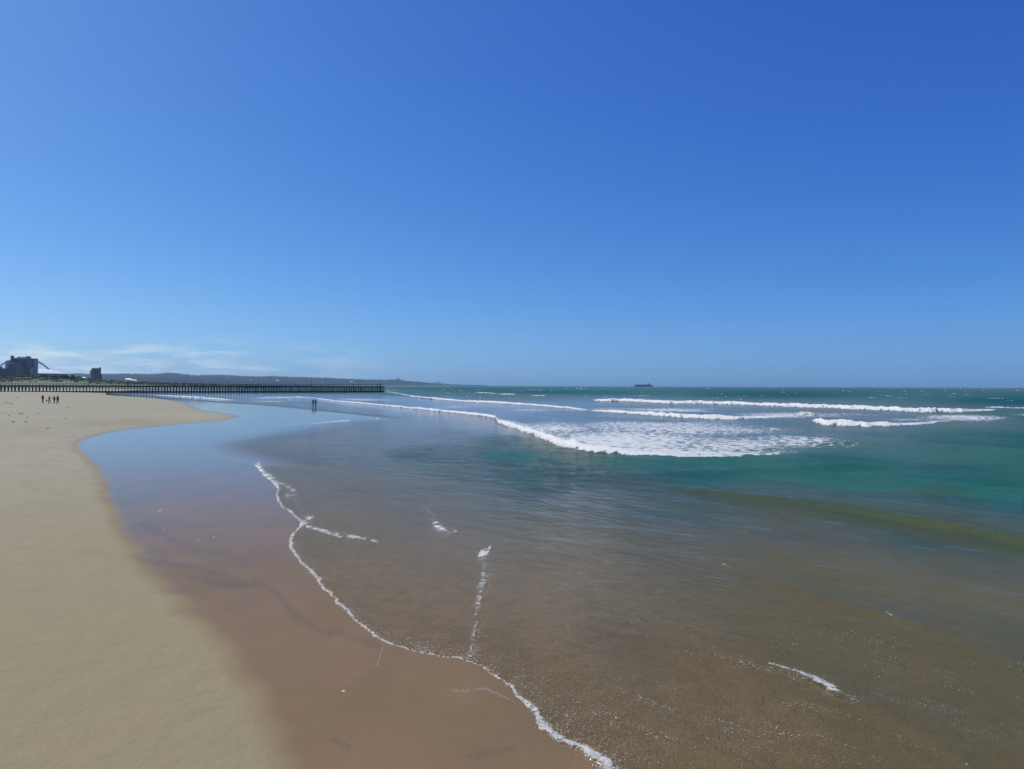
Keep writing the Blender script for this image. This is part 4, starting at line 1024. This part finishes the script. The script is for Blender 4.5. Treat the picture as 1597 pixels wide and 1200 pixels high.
hm.f.append((st_[0], st_[0] + 1, st_[0] + 2, st_[0] + 3)); hm.f.append((st_[-1] + 3, st_[-1] + 2, st_[-1] + 1, st_[-1]))
hm.build('hull', M['hull'], e)
sx_ = up(1010.7, 600, d).x - e.location.x
box(sx_ - 6, sx_ + 5, -10, 10, 11, 17).build('superstructure', M['super'], e); box(sx_ - 4, sx_ + 3, -12, 12, 17, 21.5).build('bridge', M['super'], e)
MB().tube([(sx_ + 9, 0, 11), (sx_ + 9, 0, 19)], 2.0, 10).build('funnel', M['hull'], e); MB().tube([(-hl + 9, 0, 12), (-hl + 9, 0, 18)], .6, 6).build('mast', M['hull'], e)
for t in (.2, .34, .48, .62): box(-hl + Ls * t - 7, -hl + Ls * t + 7, -8, 8, 11, 13.2).build('hatch_cover', M['super'] if .4 < t < .5 else M['hull'], e)

# ------------------------------------------------------------------ whitecaps
mb = MB(); rnd = random.Random(77)
caps = [(905,607.4,6),(914,607.2,4),(975,604.6,2),(1105,606.8,5),(1138,605.7,3),(1202,605.3,4),(1220,607.8,4),(1316,604.6,2),(1361,620.6,10),(1382,617.8,6),(1407,621.2,14),(1316,610,4),(1434,605,3),(1437,611,3),(1445,615.5,5),(1474,609,3),(1488,614.5,8),(1509,615.6,5),(1533,606,3),(1534,609.6,3),(1586,609.6,4),
        (690,606,2),(728,611.5,6),(815,610,8),(830,608.6,14),(842,609,8),(858,609.8,5),(885,606.4,3),(902,606.2,10),(890,616.6,5),(915,618.6,8),(1486,619,10),(1221,612.4,4),(1550,622,12),(1575,626,10),(1000,617.5,24),(1118,621.8,14),(720,609.6,6),(745,608.6,4),(700,613.5,8)]
for i in range(55): 
    y = 604.8 + rnd.random() ** 1.5 * 20; caps.append((rnd.uniform(610, 1640), y, rnd.uniform(1, 3.5)))
for i, (x, y, w_) in enumerate(caps):
    p = at(x, y); k = p.y / F; w = w_ * k * .5; hh = min(.9, max(.25, .75 * k)) * rnd.uniform(.6, 1.1)
    n = max(2, int(w_ / 1.5))
    for j in range(n):
        q = p + Vector(((rnd.random() - .5) * 2 * w, (rnd.random() - .5) * 3, 0.0))
        r = max(.25, w / n * rnd.uniform(.7, 1.3)); mb.blob((q.x, q.y, .05), r, i * 31 + j, hh / r * (1 - .4 * abs(j / n - .5)), .3)
tag(mb.build('whitecaps', M['cap'], None, True), kind='stuff')

# ------------------------------------------------------------------ bubbles left by the swash
def icopts():
    t = (1 + 5 ** .5) / 2; v = [(0, 0, 1), (1, 0, 0), (0, 1, 0), (-1, 0, 0), (0, -1, 0)]
    return v, [(0, 1, 2), (0, 2, 3), (0, 3, 4), (0, 4, 1)]
BV, BF = icopts()
mb = MB(); rnd = random.Random(21)
def bubbles(pts, per, wpx, rmin, rmax, trail=0.0, z=.0):
    P = smooth_line(pts, 6)
    for (a, b) in zip(P[:-1], P[1:]):
        L = math.hypot(b[0] - a[0], b[1] - a[1]); dens = per * L * max(0, fbm(np.array([a[0] * .06]), np.array([a[1] * .06]), 3, 500)[0] * 2.4 - .55)
        for _ in range(int(dens + rnd.random())):
            t = rnd.random(); off = rnd.gauss(0, wpx) + (rnd.expovariate(1 / trail) if trail else 0)
            nx, ny = (b[1] - a[1]) / L, -(b[0] - a[0]) / L
            x, y = a[0] + (b[0] - a[0]) * t + nx * off, a[1] + (b[1] - a[1]) * t + ny * off
            p = at(x, y, z); r = rnd.uniform(rmin, rmax) * rnd.uniform(.6, 1); n = len(mb.v)
            mb.v += [(p.x + r * q[0], p.y + r * q[1], z + r * q[2] * .8) for q in BV]; mb.f += [tuple(n + i for i in f) for f in BF]
edge_pts = [(p[0], p[1]) for p in smooth_line(SWASH, 2) if p[1] < 1260][::-1]
bubbles([p for p in edge_pts if p[1] > 1060], 5.0, 3.0, .005, .012, 22, .022)
bubbles([p for p in edge_pts if 840 < p[1] <= 1060], 3.0, 1.2, .006, .013, 7, .022)
bubbles([(597,1008),(594,1020),(590,1032),(585,1040)], 2.0, .7, .004, .009, 0, .0); bubbles([(584,1066),(588,1071),(592,1074)], 2.5, .6, .004, .009)
bubbles([(703,1077),(722,1078),(742,1076),(756,1074),(770,1080),(788,1088),(806,1096)], 3.0, .9, .004, .010)
bubbles([(765,855),(757,885),(752,915),(747,945),(741,985),(732,1024)], 3.0, 4.5, .005, .014, 5, .035)
bubbles([(880,925),(960,960),(1040,990),(1120,1010)], .9, 16, .005, .012, 0, .045); bubbles([(860,905),(910,900),(960,920)], 1.0, 9, .005, .012, 0, .045)
bubbles([(1200,1010),(1260,985),(1330,1000),(1400,1035)], .9, 12, .005, .012, 0, .07); bubbles([(1100,1020),(1180,1038),(1260,1060),(1340,1095)], 1.6, 4, .005, .012, 0, .06)
bubbles([(900,1130),(1000,1120),(1100,1150),(1200,1180)], .8, 26, .004, .009, 0, .04)
tag(mb.build('swash_bubbles', M['froth'], None, True), kind='stuff')

# ------------------------------------------------------------------ small things on the sand
SH = mat('shell_white', (.72, .68, .60), .5, .05, 20)
def shell(x, y, r, label):
    p = ground(x, y, 0); m_ = MB(); n = 9
    m_.v.append((0, 0, r * .55)); 
    for q in range(n):
        a = math.pi * (q / (n - 1)) * 1.15 - .2; rr = r * (1 + .06 * (q % 2)); m_.v.append((rr * math.cos(a) * 1.1, rr * math.sin(a), .0))
    m_.v.append((0, -r * .45, 0))
    for q in range(1, n): m_.f.append((0, q, q + 1))
    m_.f += [(0, n, n + 1), (0, n + 1, 1)]
    o = m_.build('shell', SH, None, True, (p.x, p.y, p.z + .002)); o.rotation_euler = (0, 0, random.uniform(0, 6)); tag(o, label, 'shell', 'white shells on the wet sand')
shell(536, 1078, .028, 'white shell on the brown wet sand nearest the bottom edge')
shell(250, 798, .05, 'larger of two close white shells in the blue wet film at left'); shell(252.5, 795.5, .035, 'smaller of two close white shells in the blue wet film at left')
shell(333, 838, .035, 'white shell right of the dark streak on the wet film'); shell(310.5, 843, .03, 'white shell just below the dark streak on the wet film'); shell(256, 826, .025, 'tiny white shell above the dark streak on the wet film')
mb = MB(); rnd = random.Random(9)
for x, y, w_ in [(5,616.5,8),(11,613.4,3),(29,614.6,3),(4,621.5,3),(10,628.6,9),(17,630.2,5),(26,619.8,4),(29,620.2,5),(21,658.3,5),(75,669.5,3),(106,635.6,3),(103,652.4,3),(33,646,6),(40,658.6,4),(43,651,3),(60,645,2),(14,648.5,2)]:
    for j in range(int(w_ * 4)):
        p = ground(x + rnd.uniform(-.5, .5) * w_, y + rnd.gauss(0, .25), 1.3); r = rnd.uniform(.03, .09)
        mb.blob((p.x, p.y, p.z + .01), r, j, .4, .5)
tag(mb.build('seaweed_debris', mat('dry_seaweed', (.10, .085, .06), .9, .2, 5)), kind='stuff')

# ------------------------------------------------------------------ haze
hz = MB().box(-9000, 9500, -25, 10500, -6, 160)
tm = bpy.data.materials.new('sea_air'); tm.use_nodes = True; tn = tm.node_tree; tn.nodes.clear()
ho = tn.nodes.new('ShaderNodeOutputMaterial'); pv = tn.nodes.new('ShaderNodeVolumePrincipled')
pv.inputs['Color'].default_value = (.56, .86, 1.0, 1); pv.inputs['Density'].default_value = 5.2e-5; pv.inputs['Anisotropy'].default_value = .2
tn.links.new(pv.outputs[0], ho.inputs['Volume'])
tag(hz.build('haze', tm), kind='stuff')
